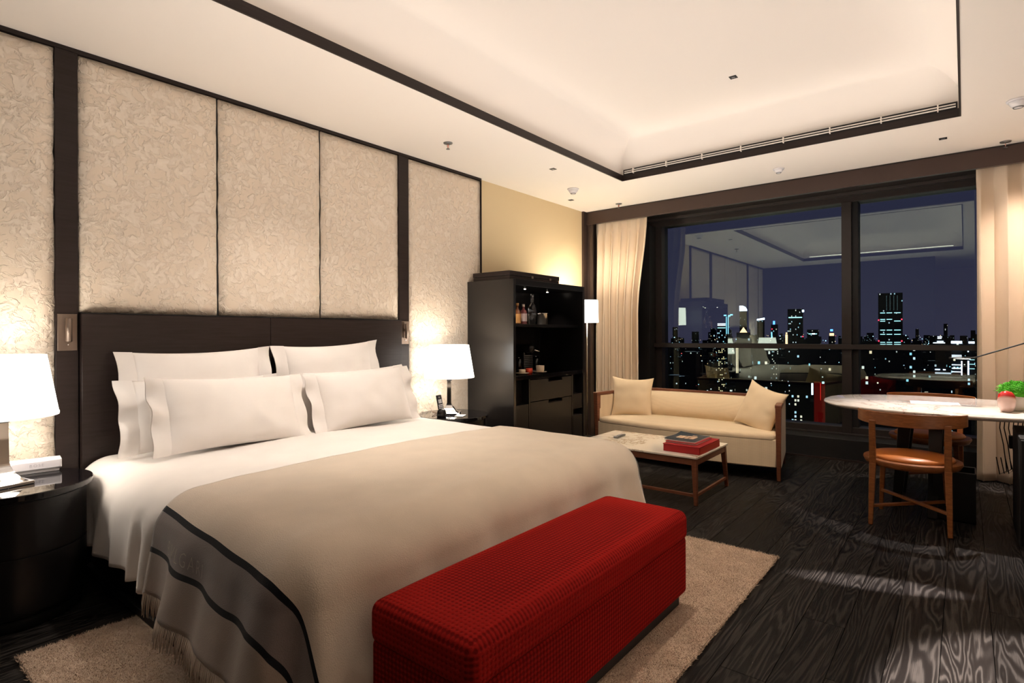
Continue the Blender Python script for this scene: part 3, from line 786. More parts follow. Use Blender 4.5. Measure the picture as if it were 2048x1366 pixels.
kp('divider', 4.195, 4.215, KY0 + .008, KY0 + .10, .02, .86); kp('divider', 4.935, 4.955, KY0 + .008, KY0 + .10, .02, .86)
def drawer(x0, x1, z0, z1, notch=True):
    bm = B()
    if notch:
        xm = (x0 + x1) / 2 + .06; q = .12
        box(bm, x0, x1, KY0 + .010, KY0 + .09, z0, z1 - .030)
        box(bm, x0, xm - q, KY0 + .010, KY0 + .09, z1 - .030, z1); box(bm, xm + q, x1, KY0 + .010, KY0 + .09, z1 - .030, z1)
    else: box(bm, x0, x1, KY0 + .010, KY0 + .09, z0, z1)
    d = obj('drawer', bm, M['drawer_front'], cabn)
    if notch: obj('pull_edge', box(B(), xm - q, xm + q, KY0 + .030, KY0 + .088, z1 - .030, z1 - .024), M['black_gloss'], d)
drawer(4.220, 4.930, .645, .848); drawer(4.220, 4.930, .115, .638)
drawer(3.997, 4.190, .36, .628, False); drawer(3.997, 4.190, .10, .285, False)
drawer(4.960, 5.138, .50, .655, False); drawer(4.960, 5.138, .10, .43, False)
kp('plinth', KX0 + .03, KX1 - .03, KY0 + .03, KY1, 0, .06, 'black_matte')
for x, y in ((4.10, 3.30), (4.45, 3.42), (4.08, 3.52), (4.95, 3.50)):
    obj('spot_lamp', lathe(B(), [(.001, KZ - .0585), (.009, KZ - .058), (.010, KZ - .055)], 12, x, y), M['led'], cabn)
    light('cabinet_spot', 'SPOT', (x, y, KZ - .062), 3.0, (1, .9, .8), .008, (x, y - .03, 0), 85, .6)
bx = thing('wooden_case', (4.35, 3.40, KZ), 'flat dark wooden case lying on top of the minibar cabinet', 'box')
obj('lower_tray', box(B(), 3.975, 4.775, 3.23, 3.68, KZ + .0005, KZ + .034), M['dark'], bx, bev=.003)
obj('lid', box(B(), 3.972, 4.778, 3.227, 3.683, KZ + .037, KZ + .078), M['dark'], bx, bev=.003)
for x in (4.30, 4.60): obj('clasp', box(B(), x, x + .03, 3.222, 3.228, KZ + .026, KZ + .048), M['bronze'], bx)

def bottle(x, y, z, prof, label, m, cap=None, capm=None, lab=None, labm=None, liquid=None):
    t = thing('bottle', (x, y, z), label, 'bottle', 'bottles in the minibar')
    b_ = obj('glass_body', lathe(B(), prof, 28), m, t, smooth=True, world=False)
    if cap: obj('stopper', lathe(B(), cap, 16), capm, t, smooth=True, world=False)
    if lab: obj('label', lathe(B(), lab, 28, caps=False), labm, t, smooth=True, world=False)
zs = 1.3785
tinted = mat('dark_liqueur_glass', (.22, .07, .07), .05, spec=.8)
bottle(4.265, 3.37, zs, [(.030, 0), (.034, .004), (.034, .10), (.026, .13), (.012, .15), (.011, .185), (.001, .186)], 'small bottle with amber label at the left end of the shelf', mat('amber_glass', (.18, .06, .02), .05, spec=.8),
       [(.014, .18), (.014, .205), (.001, .206)], M['amber'], [(.0350, .012), (.0350, .100)], M['amber'])
bottle(4.348, 3.36, zs, [(.034, 0), (.036, .005), (.036, .110), (.028, .135), (.012, .145), (.0115, .175), (.001, .176)], 'squat dark bottle with pink-white label and cork stopper', tinted,
       [(.013, .172), (.013, .196), (.001, .197)], M['cork'], [(.0368, .03), (.0368, .105)], M['label_pink'])
bottle(4.478, 3.35, zs, [(.036, 0), (.040, .005), (.040, .16), (.034, .19), (.017, .21), (.0145, .27), (.0165, .272), (.001, .300)], 'tall clear glass spirit bottle with black cap', M['clear'],
       [(.016, .270), (.017, .300), (.001, .301)], M['grey_metal'])
ib = thing('ice_bucket', (4.665, 3.36, zs), 'polished steel ice bucket with side handles in the minibar', 'bucket')
obj('pail', lathe(B(), [(.001, .002), (.048, 0), (.053, .004), (.058, .108), (.064, .113), (.064, .117), (.054, .117), (.050, .02), (.001, .018)], 40), M['steel'], ib, smooth=True, world=False)
for s in (-1, 1): obj('handle', tube(B(), [(.056 * s, -.016, .102), (.074 * s, -.012, .110), (.074 * s, .012, .110), (.056 * s, .016, .102)], .0035, 8), M['steel'], ib, smooth=True, world=False)
zw = .9005
cm = thing('coffee_machine', (4.545, 3.52, zw), 'black capsule coffee machine with ribbed grey front', 'coffee machine')
obj('body', box(B(), -.06, .07, -.06, .14, 0, .205), M['black_gloss'], cm, bev=.012, world=False)
obj('head', tube(B(), [(0, -.13, .225), (0, -.11, .235), (0, .12, .235)], [.030, .045, .048], 20), M['black_lacquer'], cm, smooth=True, world=False)
obj('lever', tube(B(), [(.06, -.09, .225), (.14, -.10, .205), (.18, -.10, .205)], .006, 8), M['chrome'], cm, smooth=True, world=False)
for k in range(9): obj('rib', box(B(), -.062, .072, -.070, -.060, .015 + k * .018, .024 + k * .018), M['grey_metal'], cm, bev=.002, world=False)
obj('drip_tray', box(B(), -.06, .07, -.17, -.06, 0, .018), M['grey_metal'], cm, bev=.003, world=False)
def cup(x, y, r, h, m, label, saucer=True):
    t = thing('cup', (x, y, zw), label, 'cup')
    zz = .010 if saucer else 0
    if saucer: obj('saucer', lathe(B(), [(.03, 0), (.055, .006), (.068, .012), (.066, .014), (.03, .008), (.001, .008)], 30), M['cup_white'], t, smooth=True, world=False)
    obj('bowl', lathe(B(), [(.001, zz), (r * .8, zz), (r * .97, zz + h * .3), (r, zz + h), (r * .92, zz + h), (r * .85, zz + .01), (.001, zz + .008)], 28), m, t, smooth=True, world=False)
    obj('handle', tube(B(), [(r * .95, 0, zz + h * .75), (r + .016, 0, zz + h * .7), (r + .016, 0, zz + h * .4), (r * .92, 0, zz + h * .25)], .0035, 8), m, t, smooth=True, world=False)
cup(4.345, 3.29, .034, .052, M['cup_red'], 'small red cup on the minibar worktop', False)
cup(4.505, 3.275, .042, .062, M['cup_white'], 'cream cup and saucer on the minibar worktop')
cup(4.235, 3.29, .032, .036, M['cup_white'], 'low cup and saucer at the left end of the minibar worktop')
for x, y in ((4.36, 3.43), (4.74, 3.50)):
    t = thing('drinking_glass', (x, y, zw), 'tall empty drinking glass %s the coffee machine' % ('left of' if x < 4.4 else 'right of'), 'glass', 'minibar glasses')
    obj('tumbler', lathe(B(), [(.001, .006), (.026, .004), (.030, .006), (.033, .15), (.031, .15), (.028, .012), (.001, .010)], 24), M['clear'], t, smooth=True, world=False)

# ------------------------------------------------------------------ floor lamp
fl = thing('floor_lamp', (5.60, 3.40, 0), 'floor lamp with white drum shade between cabinet and curtain', 'lamp')
obj('base', lathe(B(), [(.13, 0), (.13, .012), (.02, .018), (.012, .03)], 36), M['steel'], fl, world=False, smooth=True)
obj('pole', lathe(B(), [(.006, .02), (.006, 1.60)], 14), M['steel'], fl, world=False, smooth=True)
obj('shade', lathe(B(), [(.132, 1.415), (.126, 1.672)], 48, caps=False), M['shade'], fl, world=False, smooth=True)
obj('socket', lathe(B(), [(.02, 1.50), (.02, 1.56), (.001, 1.60)], 14), M['led'], fl, world=False)
light('floor_lamp_light', 'POINT', (5.60, 3.40, 1.62), 18, (1.0, .86, .66), .04)

# ------------------------------------------------------------------ curtains
def curtain(y0, y1, z0, z1, x, folds, label, seed, gather):
    t = thing('curtain', (x, (y0 + y1) / 2, z0), label, 'curtain', 'cream full-height curtains')
    bm = B(); n = folds * 14; nz = 36; V = []
    for j in range(nz + 1):
        a = j / nz; z = z0 + (z1 - z0) * a; row = []
        for i in range(n + 1):
            u = i / n; ph_ = u * folds * 2 * PI
            amp = .034 + .022 * (1 - a)
            if a > .93: amp *= .55
            wob = noise.noise((u * 5 + seed, a * .5, 0)) * 1.6
            xx = x + amp * math.sin(ph_ + wob) + .014 * noise.noise((u * 9, a * 2, seed))
            yy = y0 + (y1 - y0) * u + .3 * amp * math.sin(2 * ph_ + wob)
            yy = gather(yy, a)
            row.append(bm.verts.new((xx, yy, z)))
        V.append(row)
    for j in range(nz):
        for i in range(n): bm.faces.new((V[j][i], V[j][i + 1], V[j + 1][i + 1], V[j + 1][i]))
    o = obj('drape', bm, M['curtain'], t, smooth=True); s = o.modifiers.new('t', 'SOLIDIFY'); s.thickness = .006; s.offset = 1
    bm = B()
    box(bm, x - .015, x + .015, y0 + .02, y1, z1, z1 + .02)
    obj('curtain_track', bm, M['black_matte'], t)
curtain(2.99, 3.70, .012, 2.745, 6.32, 6, 'cream full-height curtain left of the window behind the sofa', 1.3, lambda y, a: y + .115 * sstep(0, .45, 1 - a) * (3.70 - y) / .71)
curtain(-1.10, -.075, .012, 2.745, 6.32, 6, 'cream full-height curtain at the right edge of the window', 4.1, lambda y, a: y)

# ------------------------------------------------------------------ sofa
sofa = thing('sofa', (5.6, 2.15, 0), 'cream upholstered sofa with reddish wooden frame in front of the window', 'sofa')
SY0, SY1 = 1.225, 3.085
def ofront(y):  # bowed front
    k = (y - SY0) / (SY1 - SY0) * 2 - 1; return 5.225 - .115 * (1 - k * k)
def oback(y):
    k = (y - SY0) / (SY1 - SY0) * 2 - 1; return 6.02 - .02 * k * k
def slab(y0, y1, xf, xb, z0, z1, n=24, crown=0):
    bm = B(); V = []
    for i in range(n + 1):
        y = y0 + (y1 - y0) * i / n; k = 2 * i / n - 1
        xa, xz = xf(y), xb(y); row = []
        for (x, z) in ((xa, z0), (xa, z1 - .0), (xa + .30 * (xz - xa), z1 + crown * (1 - k ** 4)), (xa + .7 * (xz - xa), z1 + crown * (1 - k ** 4)), (xz, z1), (xz, z0)):
            row.append(bm.verts.new((x, y, z)))
        V.append(row)
    for i in range(n):
        for j in range(6): bm.faces.new((V[i][j], V[i][(j + 1) % 6], V[i + 1][(j + 1) % 6], V[i + 1][j]))
    bm.faces.new(V[0][::-1]); bm.faces.new(V[-1]); return bm
obj('seat_cushion', slab(SY0 + .055, SY1 - .055, lambda y: ofront(y) - .002, lambda y: 5.80, .335, .405, 30, .018), M['sofa'], sofa, bev=.028, seg=4)
obj('front_rail', slab(SY0 + .045, SY1 - .045, ofront, lambda y: 5.86, .115, .36, 30), M['sofa'], sofa, bev=.010)
# leaning back cushion
bm = B(); n = 30; V = []
for i in range(n + 1):
    y = SY0 + .07 + (SY1 - SY0 - .14) * i / n; k = 2 * i / n - 1; e = abs(k) ** 6
    cur = -.10 * k * k
    row = [bm.verts.new((5.70 + cur + dx, y, z)) for dx, z in ((.03, .39), (-.03, .42), (-.045, .50), (-.005, .60), (.07, .655 - .01 * e), (.14, .66 - .01 * e), (.20, .64), (.20, .39))]
    V.append(row)
for i in range(n):
    for j in range(8): bm.faces.new((V[i][j], V[i][(j + 1) % 8], V[i + 1][(j + 1) % 8], V[i + 1][j]))
bm.faces.new(V[0][::-1]); bm.faces.new(V[-1])
obj('back_cushion', bm, M['sofa'], sofa, smooth=True)
obj('back_panel', slab(SY0 + .03, SY1 - .03, lambda y: 5.93, lambda y: 6.0, .115, .635), M['sofa'], sofa, bev=.01)
for s, y in ((0, SY0), (1, SY1)):
    ya, yb = (y + .004, y + .05) if s == 0 else (y - .05, y - .004)
    obj('arm_panel', box(B(), 5.235, 6.0, ya, yb, .115, .632), M['sofa'], sofa, bev=.006)
    yc = (ya + yb) / 2
    obj('leg', beam(B(), (5.225, yc, .66), (5.245, yc, 0), .050, .058, .034, .034, side=(0, 1, 0)), M['walnut'], sofa, bev=.004)
    obj('leg', beam(B(), (5.99, yc, .30), (5.985, yc, 0), .05, .055, .034, .034, side=(0, 1, 0)), M['walnut'], sofa, bev=.004)
    obj('arm_rail', box(B(), 5.20, 6.03, ya - .006, yb + .006, .632, .664), M['walnut'], sofa, bev=.006)
obj('back_rail', box(B(), 5.965, 6.03, SY0 - .002, SY1 + .002, .634, .668), M['walnut'], sofa, bev=.006)
for ch_ in sofa.children:      # the frame narrows towards the back
    for v_ in ch_.data.vertices:
        if v_.co.x > 5.2: v_.co.y = 2.155 + (v_.co.y - 2.155) * (1 - .20 * (v_.co.x - 5.2))
def sofa_cushion(x, y, z, rot, label, seed):
    o = thing('throw_cushion', (x, y, z), label, 'cushion', 'square cream cushions on the sofa'); o.rotation_euler = rot
    bm = pillow_bm(.41, .41, .16, seed, 28, 28)
    for v_ in bm.verts:
        u, w__ = v_.co.x / .21, v_.co.z / .21
        k = 1 + .09 * (abs(u) * abs(w__)) ** 2.5
        v_.co.x *= k; v_.co.z *= k
    obj('cover', bm, M['cushion'], o, smooth=True, world=False)
sofa_cushion(5.54, 2.80, .598, (D(-14), D(2), D(-66)), 'square cream cushion at the left end of the sofa', 11)
sofa_cushion(5.49, 1.48, .588, (D(-18), D(14), D(-120)), 'square cream cushion tilted against the right arm of the sofa', 12.5)

# ------------------------------------------------------------------ coffee table
ct = thing('coffee_table', (4.42, 1.99, 0), 'low coffee table with veined marble top on walnut legs', 'table')
TX0, TX1, TY0, TY1, TZ = 4.09, 4.785, 1.545, 2.60, .365
obj('marble_top', box(B(), TX0, TX1, TY0, TY1, TZ - .016, TZ), M['marble'], ct, bev=.003)
for a in ((TX0 + .012, TX1 - .012, TY0 + .012, TY0 + .034), (TX0 + .012, TX1 - .012, TY1 - .034, TY1 - .012), (TX0 + .012, TX0 + .034, TY0 + .034, TY1 - .034), (TX1 - .034, TX1 - .012, TY0 + .034, TY1 - .034)):
    obj('apron', box(B(), *a, TZ - .066, TZ - .016), M['walnut'], ct, bev=.002)
feet = []
for sx_ in (0, 1):
    for sy_ in (0, 1):
        xt = TX0 + .030 if sx_ == 0 else TX1 - .030; yt = TY0 + .03 if sy_ == 0 else TY1 - .03
        xb = xt + (.045 if sx_ else -.0) * (1) + (-.012 if not sx_ else 0); yb_ = yt + (.015 if sy_ else -.015)
        obj('leg', beam(B(), (xt, yt, TZ - .02), (xb, yb_, .002), .040, .040, .026, .026, side=(1, 0, 0)), M['walnut'], ct, bev=.003)
        feet.append((xb, yb_, xt, yt))
def lp(f, z): k = z / (TZ - .02); return (f[0] + (f[2] - f[0]) * k, f[1] + (f[3] - f[1]) * k, z)
for a, b in ((0, 2), (1, 3), (0, 1)):
    obj('stretcher', beam(B(), lp(feet[a], .075), lp(feet[b], .075), .018, .022), M['walnut'], ct, bev=.002)
# books and remote
bk = thing('book', (4.35, 1.70, TZ), 'thick red boxed book lying on the coffee table', 'book', rz=0)
obj('slipcase', box(B(), 4.175, 4.615, 1.558, 1.845, TZ + .0005, TZ + .052), M['red_book'], bk, bev=.003)
obj('lid_top', box(B(), 4.172, 4.618, 1.555, 1.848, TZ + .053, TZ + .060), M['red_book'], bk, bev=.002)
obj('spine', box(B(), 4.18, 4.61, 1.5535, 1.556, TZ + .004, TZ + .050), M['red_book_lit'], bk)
b2 = thing('book', (4.40, 1.72, TZ + .060), 'thinner red book between the boxed book and the magazine', 'book', rz=0)
obj('cover', box(B(), 4.215, 4.565, 1.60, 1.845, TZ + .0605, TZ + .063), M['red_book'], b2)
obj('pages', box(B(), 4.220, 4.560, 1.603, 1.842, TZ + .063, TZ + .071), M['pages'], b2)
obj('cover', box(B(), 4.215, 4.565, 1.60, 1.845, TZ + .071, TZ + .0735), M['red_book'], b2)
mg = thing('magazine', (4.40, 1.73, TZ + .0735), 'dark glossy magazine with small photos on top of the red books', 'magazine', rz=0)
bm = B(); n = 10
x0, x1, y0_, y1_ = 4.24, 4.575, 1.62, 1.865
V = []
for i in range(n + 1):
    for j in range(n + 1):
        u, v_ = i / n, j / n
        lift = .016 * max(0, u - .5) ** 2 * 4 * v_ ** 2 + .012 * max(0, v_ - .5) ** 2 * 4 * (1 - u)
        V.append((x0 + (x1 - x0) * u, y0_ + (y1_ - y0_) * v_, lift))
for lay, (za, nm, mm) in enumerate(((.0, 'pages', 'pages'), (.008, 'cover', 'dark_cover'))):
    bm = B(); VV = [bm.verts.new((x, y, TZ + .0738 + za + l * (.4 if lay == 0 else 1))) for x, y, l in V]
    for i in range(n):
        for j in range(n): bm.faces.new((VV[i * (n + 1) + j], VV[(i + 1) * (n + 1) + j], VV[(i + 1) * (n + 1) + j + 1], VV[i * (n + 1) + j + 1]))
    o = obj(nm, bm, M[mm], mg); s = o.modifiers.new('t', 'SOLIDIFY'); s.thickness = .0078 if lay == 0 else .0012; s.offset = 1 if lay == 0 else 1
for (a, b, c_, d) in ((.30, .62, .20, .36), (.30, .46, .40, .52), (.30, .62, .56, .70), (.50, .64, .38, .54), (.70, .78, .30, .44), (.30, .62, .72, .80)):
    obj('cover_photo', box(B(), x0 + (x1 - x0) * a, x0 + (x1 - x0) * b, y0_ + (y1_ - y0_) * c_, y0_ + (y1_ - y0_) * d, TZ + .0832, TZ + .0845), M['photo_print'], mg)
rm = thing('remote_control', (4.50, 2.40, TZ), 'grey remote control at the left end of the marble coffee table', 'remote control', rz=D(4))
obj('case', box(B(), -.085, .085, -.022, .022, .0005, .016), M['grey_metal'], rm, bev=.005, world=False)
for k in range(10): obj('button', box(B(), -.065 + k // 2 * .026, -.055 + k // 2 * .026, -.012 + (k % 2) * .016, -.004 + (k % 2) * .016, .016, .018), M['white_plastic'], rm, world=False)

# ------------------------------------------------------------------ desk
DX, DY, DZ = 5.25, .10, .75
def oval(rx_, ry_, n=72, p=2.35):
    out_ = []
    for i in range(n):
        a = 2 * PI * i / n; c_, s = math.cos(a), math.sin(a)
        out_.append((rx_ * math.copysign(abs(c_) ** (2 / p), c_), ry_ * math.copysign(abs(s) ** (2 / p), s)))
    return out_
desk = thing('desk', (DX, DY, 0), 'oval marble-topped desk with dark legs beside the window', 'desk')
bm = B(); R = []
for k, z in ((.955, DZ - .030), (.985, DZ - .022), (1.0, DZ - .010), (.997, DZ - .003), (.990, DZ)):
    R.append([bm.verts.new((x * k, y_ * k, z)) for x, y_ in oval(.625, .80)])
for a, b in zip(R, R[1:]):
    for i in range(len(a)): bm.faces.new((a[i], a[(i + 1) % len(a)], b[(i + 1) % len(a)], b[i]))
bm.faces.new(R[0][::-1]); bm.faces.new(R[-1])
obj('marble_top', bm, M['marble_desk'], desk, world=False, smooth=True).data.set_sharp_from_angle(angle=.6)
for (xa, ya, xb, yb_) in ((-.18, .24, -.20, .30), (-.22, .06, -.42, .08), (.20, .24, .26, .30), (.20, .06, .30, .08)):
    obj('leg', beam(B(), (xa, ya, DZ - .03), (xb, yb_, 0), .085, .035, .055, .035, side=(0, 1, 0)), M['black_lacquer'], desk, bev=.003, world=False)
obj('under_frame', box(B(), -.26, .26, .02, .28, DZ - .06, DZ - .03), M['black_lacquer'], desk, bev=.003, world=False)
obj('floor_bar', box(B(), -.42, .30, .065, .095, .03, .055), M['black_lacquer'], desk, bev=.003, world=False)
pd = thing('desk_pedestal', (4.80, -.55, 0), 'black box pedestal under the right end of the desk', 'cabinet')
obj('body', box(B(), 4.47, 5.10, -.90, -.25, 0, .655), M['black_matte'], pd, bev=.004)
obj('door', box(B(), 4.462, 4.472, -.895, -.255, .02, .645), M['black_lacquer'], pd, bev=.003)
wb = thing('waste_bin', (4.97, .06, 0), 'square black waste bin under the desk', 'bin')
bm = B()
for a in ((-.115, .115, -.115, -.110, 0, .335), (-.115, .115, .110, .115, 0, .335), (-.115, -.110, -.11, .11, 0, .335), (.110, .115, -.11, .11, 0, .335), (-.115, .115, -.115, .115, 0, .006)): box(bm, *a)
obj('bin_body', bm, M['black_lacquer'], wb, world=False)
obj('rim', tube(B(), [(-.113, -.113, .336), (.113, -.113, .336), (.113, .113, .336), (-.113, .113, .336), (-.113, -.113, .336)], .004, 6), M['grey_metal'], wb, world=False)
ps = thing('paper_sheet', (5.30, .18, DZ), 'white sheet of paper on the desk under the lamp', 'paper', rz=D(5))
obj('sheet', box(B(), -.105, .105, -.15, .15, .0005, .002), M['paper'], ps, world=False)
# vase: red-and-white and cream vessels with moss
vs = thing('flower_pot', (5.13, -.275, DZ), 'cream round pot filled with bright green moss on the desk', 'plant pot')
obj('pot', lathe(B(), [(.035, .0005), (.055, .006), (.078, .045), (.080, .085), (.070, .120), (.062, .120), (.070, .08), (.001, .02)], 40), mat('cream_glaze', (.85, .80, .70), .2, coat=.5), vs, smooth=True, world=False)
verts, faces = [], []
for _ in range(2600):
    a = random.uniform(0, 2 * PI); e = math.acos(random.uniform(-.1, 1)); r = .078 * random.uniform(.85, 1.05)
    p = Vector((r * 1.15 * math.sin(e) * math.cos(a), r * 1.15 * math.sin(e) * math.sin(a), .125 + r * .85 * math.cos(e)))
    q = p + Vector((random.gauss(0, .010), random.gauss(0, .010), random.gauss(.002, .008))); s = Vector((random.gauss(0, .005), random.gauss(0, .005), random.gauss(0, .004)))
    k = len(verts); verts += [p, q, q + s]; faces.append((k, k + 1, k + 2))
bm = B(); bmesh.ops.create_icosphere(bm, subdivisions=3, radius=.070)
for v_ in bm.verts: v_.co = Vector((v_.co.x * 1.15, v_.co.y * 1.15, v_.co.z * .88)) * (1 + .14 * noise.noise(v_.co * 60)) + Vector((0, 0, .125))
fs = [[v_.index for v_ in f.verts] for f in bm.faces]; bm.verts.ensure_lookup_table(); k0 = len(verts)
verts += [v_.co.copy() for v_ in bm.verts]; faces += [tuple(k0 + i for i in f) for f in fs]; bm.free()
me = bpy.data.meshes.new('moss'); me.from_pydata(verts, [], faces); me.materials.append(M['green'])
o = bpy.data.objects.new('moss', me); COL.objects.link(o); o.parent = vs; o['kind'] = 'stuff'
rv = thing('egg_vase', (4.995, -.215, DZ), 'glossy red and white egg-shaped vase in front of the moss pot', 'vase')
m = mat('red_white_glaze', (.7, .05, .03), .15, coat=.6)
sp_ = N(m, 'ShaderNodeSeparateXYZ'); tcn = N(m, 'ShaderNodeTexCoord'); LK(m, tcn.outputs['Object'], sp_.inputs[0])
mr = N(m, 'ShaderNodeMath', operation='MULTIPLY_ADD'); mr.inputs[1].default_value = .45; LK(m, sp_.outputs[0], mr.inputs[0]); LK(m, sp_.outputs[2], mr.inputs[2])
LK(m, ramp(m, mr.outputs[0], [(.075, (.85, .60, .52)), (.088, (.70, .25, .18)), (.094, (.60, .02, .02))]), P(m).inputs['Base Color'])
obj('vessel', lathe(B(), [(.022, .0005), (.036, .010), (.047, .045), (.049, .080), (.043, .115), (.028, .136), (.001, .143)], 40), m, rv, smooth=True, world=False)
# desk lamp
dl = thing('desk_lamp', (5.45, -.36, DZ), 'slim black articulated desk lamp reaching over the desk', 'lamp')
def W(p): return tuple(Vector(p) - Vector((5.45, -.36, DZ)))
obj('base', lathe(B(), [(.09, .0005), (.09, .012), (.012, .016), (.010, .03)], 32), M['black_lacquer'], dl, world=False, smooth=True)
obj('lower_arm', tube(B(), [(0, 0, .02), W((5.36, -.74, 1.37))], .006, 10), M['black_lacquer'], dl, world=False, smooth=True)
obj('upper_arm', tube(B(), [W((5.36, -.74, 1.37)), W((5.30, -.075, 1.108)), W((5.30, -.05, 1.098))], .005, 10), M['black_matte'], dl, world=False, smooth=True)
obj('lamp_head', beam(B(), W((5.30, -.06, 1.098)), W((5.30, .093, 1.094)), .030, .010, .034, .010), M['black_matte'], dl, bev=.002, world=False)
obj('led_strip', box(B(), *[q for q in (W((5.292, 0, 0))[0], W((5.308, 0, 0))[0], W((0, -.03, 0))[1], W((0, .07, 0))[1], W((0, 0, 1.0895))[2], W((0, 0, 1.0905))[2])]), mat('lamp_led', (1, 1, 1), .5, emit=(1, .93, .85), es=14), dl, world=False)
# cables under the desk
cbx = thing('adapter_bundle', (5.55, -.30, .45), 'black power adapters and looped cables hanging under the desk', 'cables')
obj('socket_box', box(B(), -.05, .02, -.02, .05, -.02, .07), M['black_matte'], cbx, bev=.004, world=False)
obj('socket_box', box(B(), -.04, .02, -.10, -.04, -.06, .09), M['grey_metal'], cbx, bev=.004, world=False)
for k in range(7):
    r = random.Random(k); y = -.06 + .025 * k
    pts = [(0, y, .26), (.01, y + .01, .12), (-.01, y - .01, 0), (r.uniform(-.03, .03), y - .03, -.08 - .02 * k), (r.uniform(-.03, .03), y + .01, -.17 - .01 * k), (0, y + .03, -.10)]
    obj('cable', tube(B(), pts, .0035, 6), M['black_matte'], cbx, smooth=True, world=False)

# ------------------------------------------------------------------ chairs
def make_chair(label):
    """local: +x is forward, seat centre at the origin"""
    t = thing('desk_chair', (0, 0, 0), label, 'chair', 'curved-back wooden desk chairs')
    obj('seat_frame', lathe(B(), [(.235, .385), (.262, .392), (.278, .420), (.276, .432), (.255, .436)], 56), M['chairwood'], t, world=False, smooth=True).data.set_sharp_from_angle(angle=.8)
    obj('seat_pad', lathe(B(), [(.232, .434), (.240, .442), (.232, .456), (.17, .468), (.001, .472)], 56), M['leather'], t, world=False, smooth=True)
    L = []
    for sx_, sy_ in ((-1, 1), (-1, -1), (1, 1), (1, -1)):
        if sx_ < 0:
            yb_ = .205 * sy_
            f = Vector((-.225, yb_ * 1.03, 0)); k = Vector((-.195, yb_ * .98, .41)); tp = Vector((-.235, yb_ * .98, .70))
            obj('leg', beam(B(), k, f, .040, .034, .026, .026, side=(0, 1, 0)), M['chairwood'], t, bev=.004, world=False)
            obj('back_post', beam(B(), k, tp, .040, .034, .036, .024, side=(0, 1, 0)), M['chairwood'], t, bev=.004, world=False)
        else:
            f = Vector((.215, .195 * sy_, 0)); k = Vector((.165, .175 * sy_, .40))
            obj('leg', beam(B(), k, f, .036, .034, .024, .024, side=(0, 1, 0)), M['chairwood'], t, bev=.004, world=False)
        L.append((f, k))
    def at_(i, z): f, k = L[i]; return f + (k - f) * (z / k.z)
    obj('stretcher', beam(B(), at_(0, .125), at_(3, .125), .028, .018), M['chairwood'], t, bev=.003, world=False)
    obj('stretcher', beam(B(), at_(1, .145), at_(2, .145), .028, .018), M['chairwood'], t, bev=.003, world=False)
    # curved back rail
    bm = B(); n = 30; V = []
    for i in range(n + 1):
        u = -1 + 2 * i / n; y = .300 * math.sin(u * 1.30) / math.sin(1.30); x = -.272 + .19 * (u * u)
        h = .088 - .012 * u * u; z1 = .760; th = .020 - .004 * abs(u)
        ny_ = .55 * u; nl_ = math.hypot(1, ny_)
        dx, dy = 1 / nl_ * th / 2, -0 * th
        row = [bm.verts.new(p) for p in ((x - dx, y, z1 - h), (x + dx, y - ny_ * th / 2, z1 - h), (x + dx, y - ny_ * th / 2, z1), (x - dx, y, z1))]
        V.append(row)
    for i in range(n):
        for j in range(4): bm.faces.new((V[i][j], V[i][(j + 1) % 4], V[i + 1][(j + 1) % 4], V[i + 1][j]))
    bm.faces.new(V[0][::-1]); bm.faces.new(V[-1])
    obj('back_rail', bm, M['chairwood'], t, bev=.004, world=False)
    return t
ch = make_chair('wooden chair with curved back rail and orange seat on the near side of desk')
ch.location = (4.665, .285, 0); ch.rotation_euler = (0, 0, 0)
copy_tree(ch, (5.80, .235, 0), PI, 'wooden chair with orange leather seat on the window side of the desk')

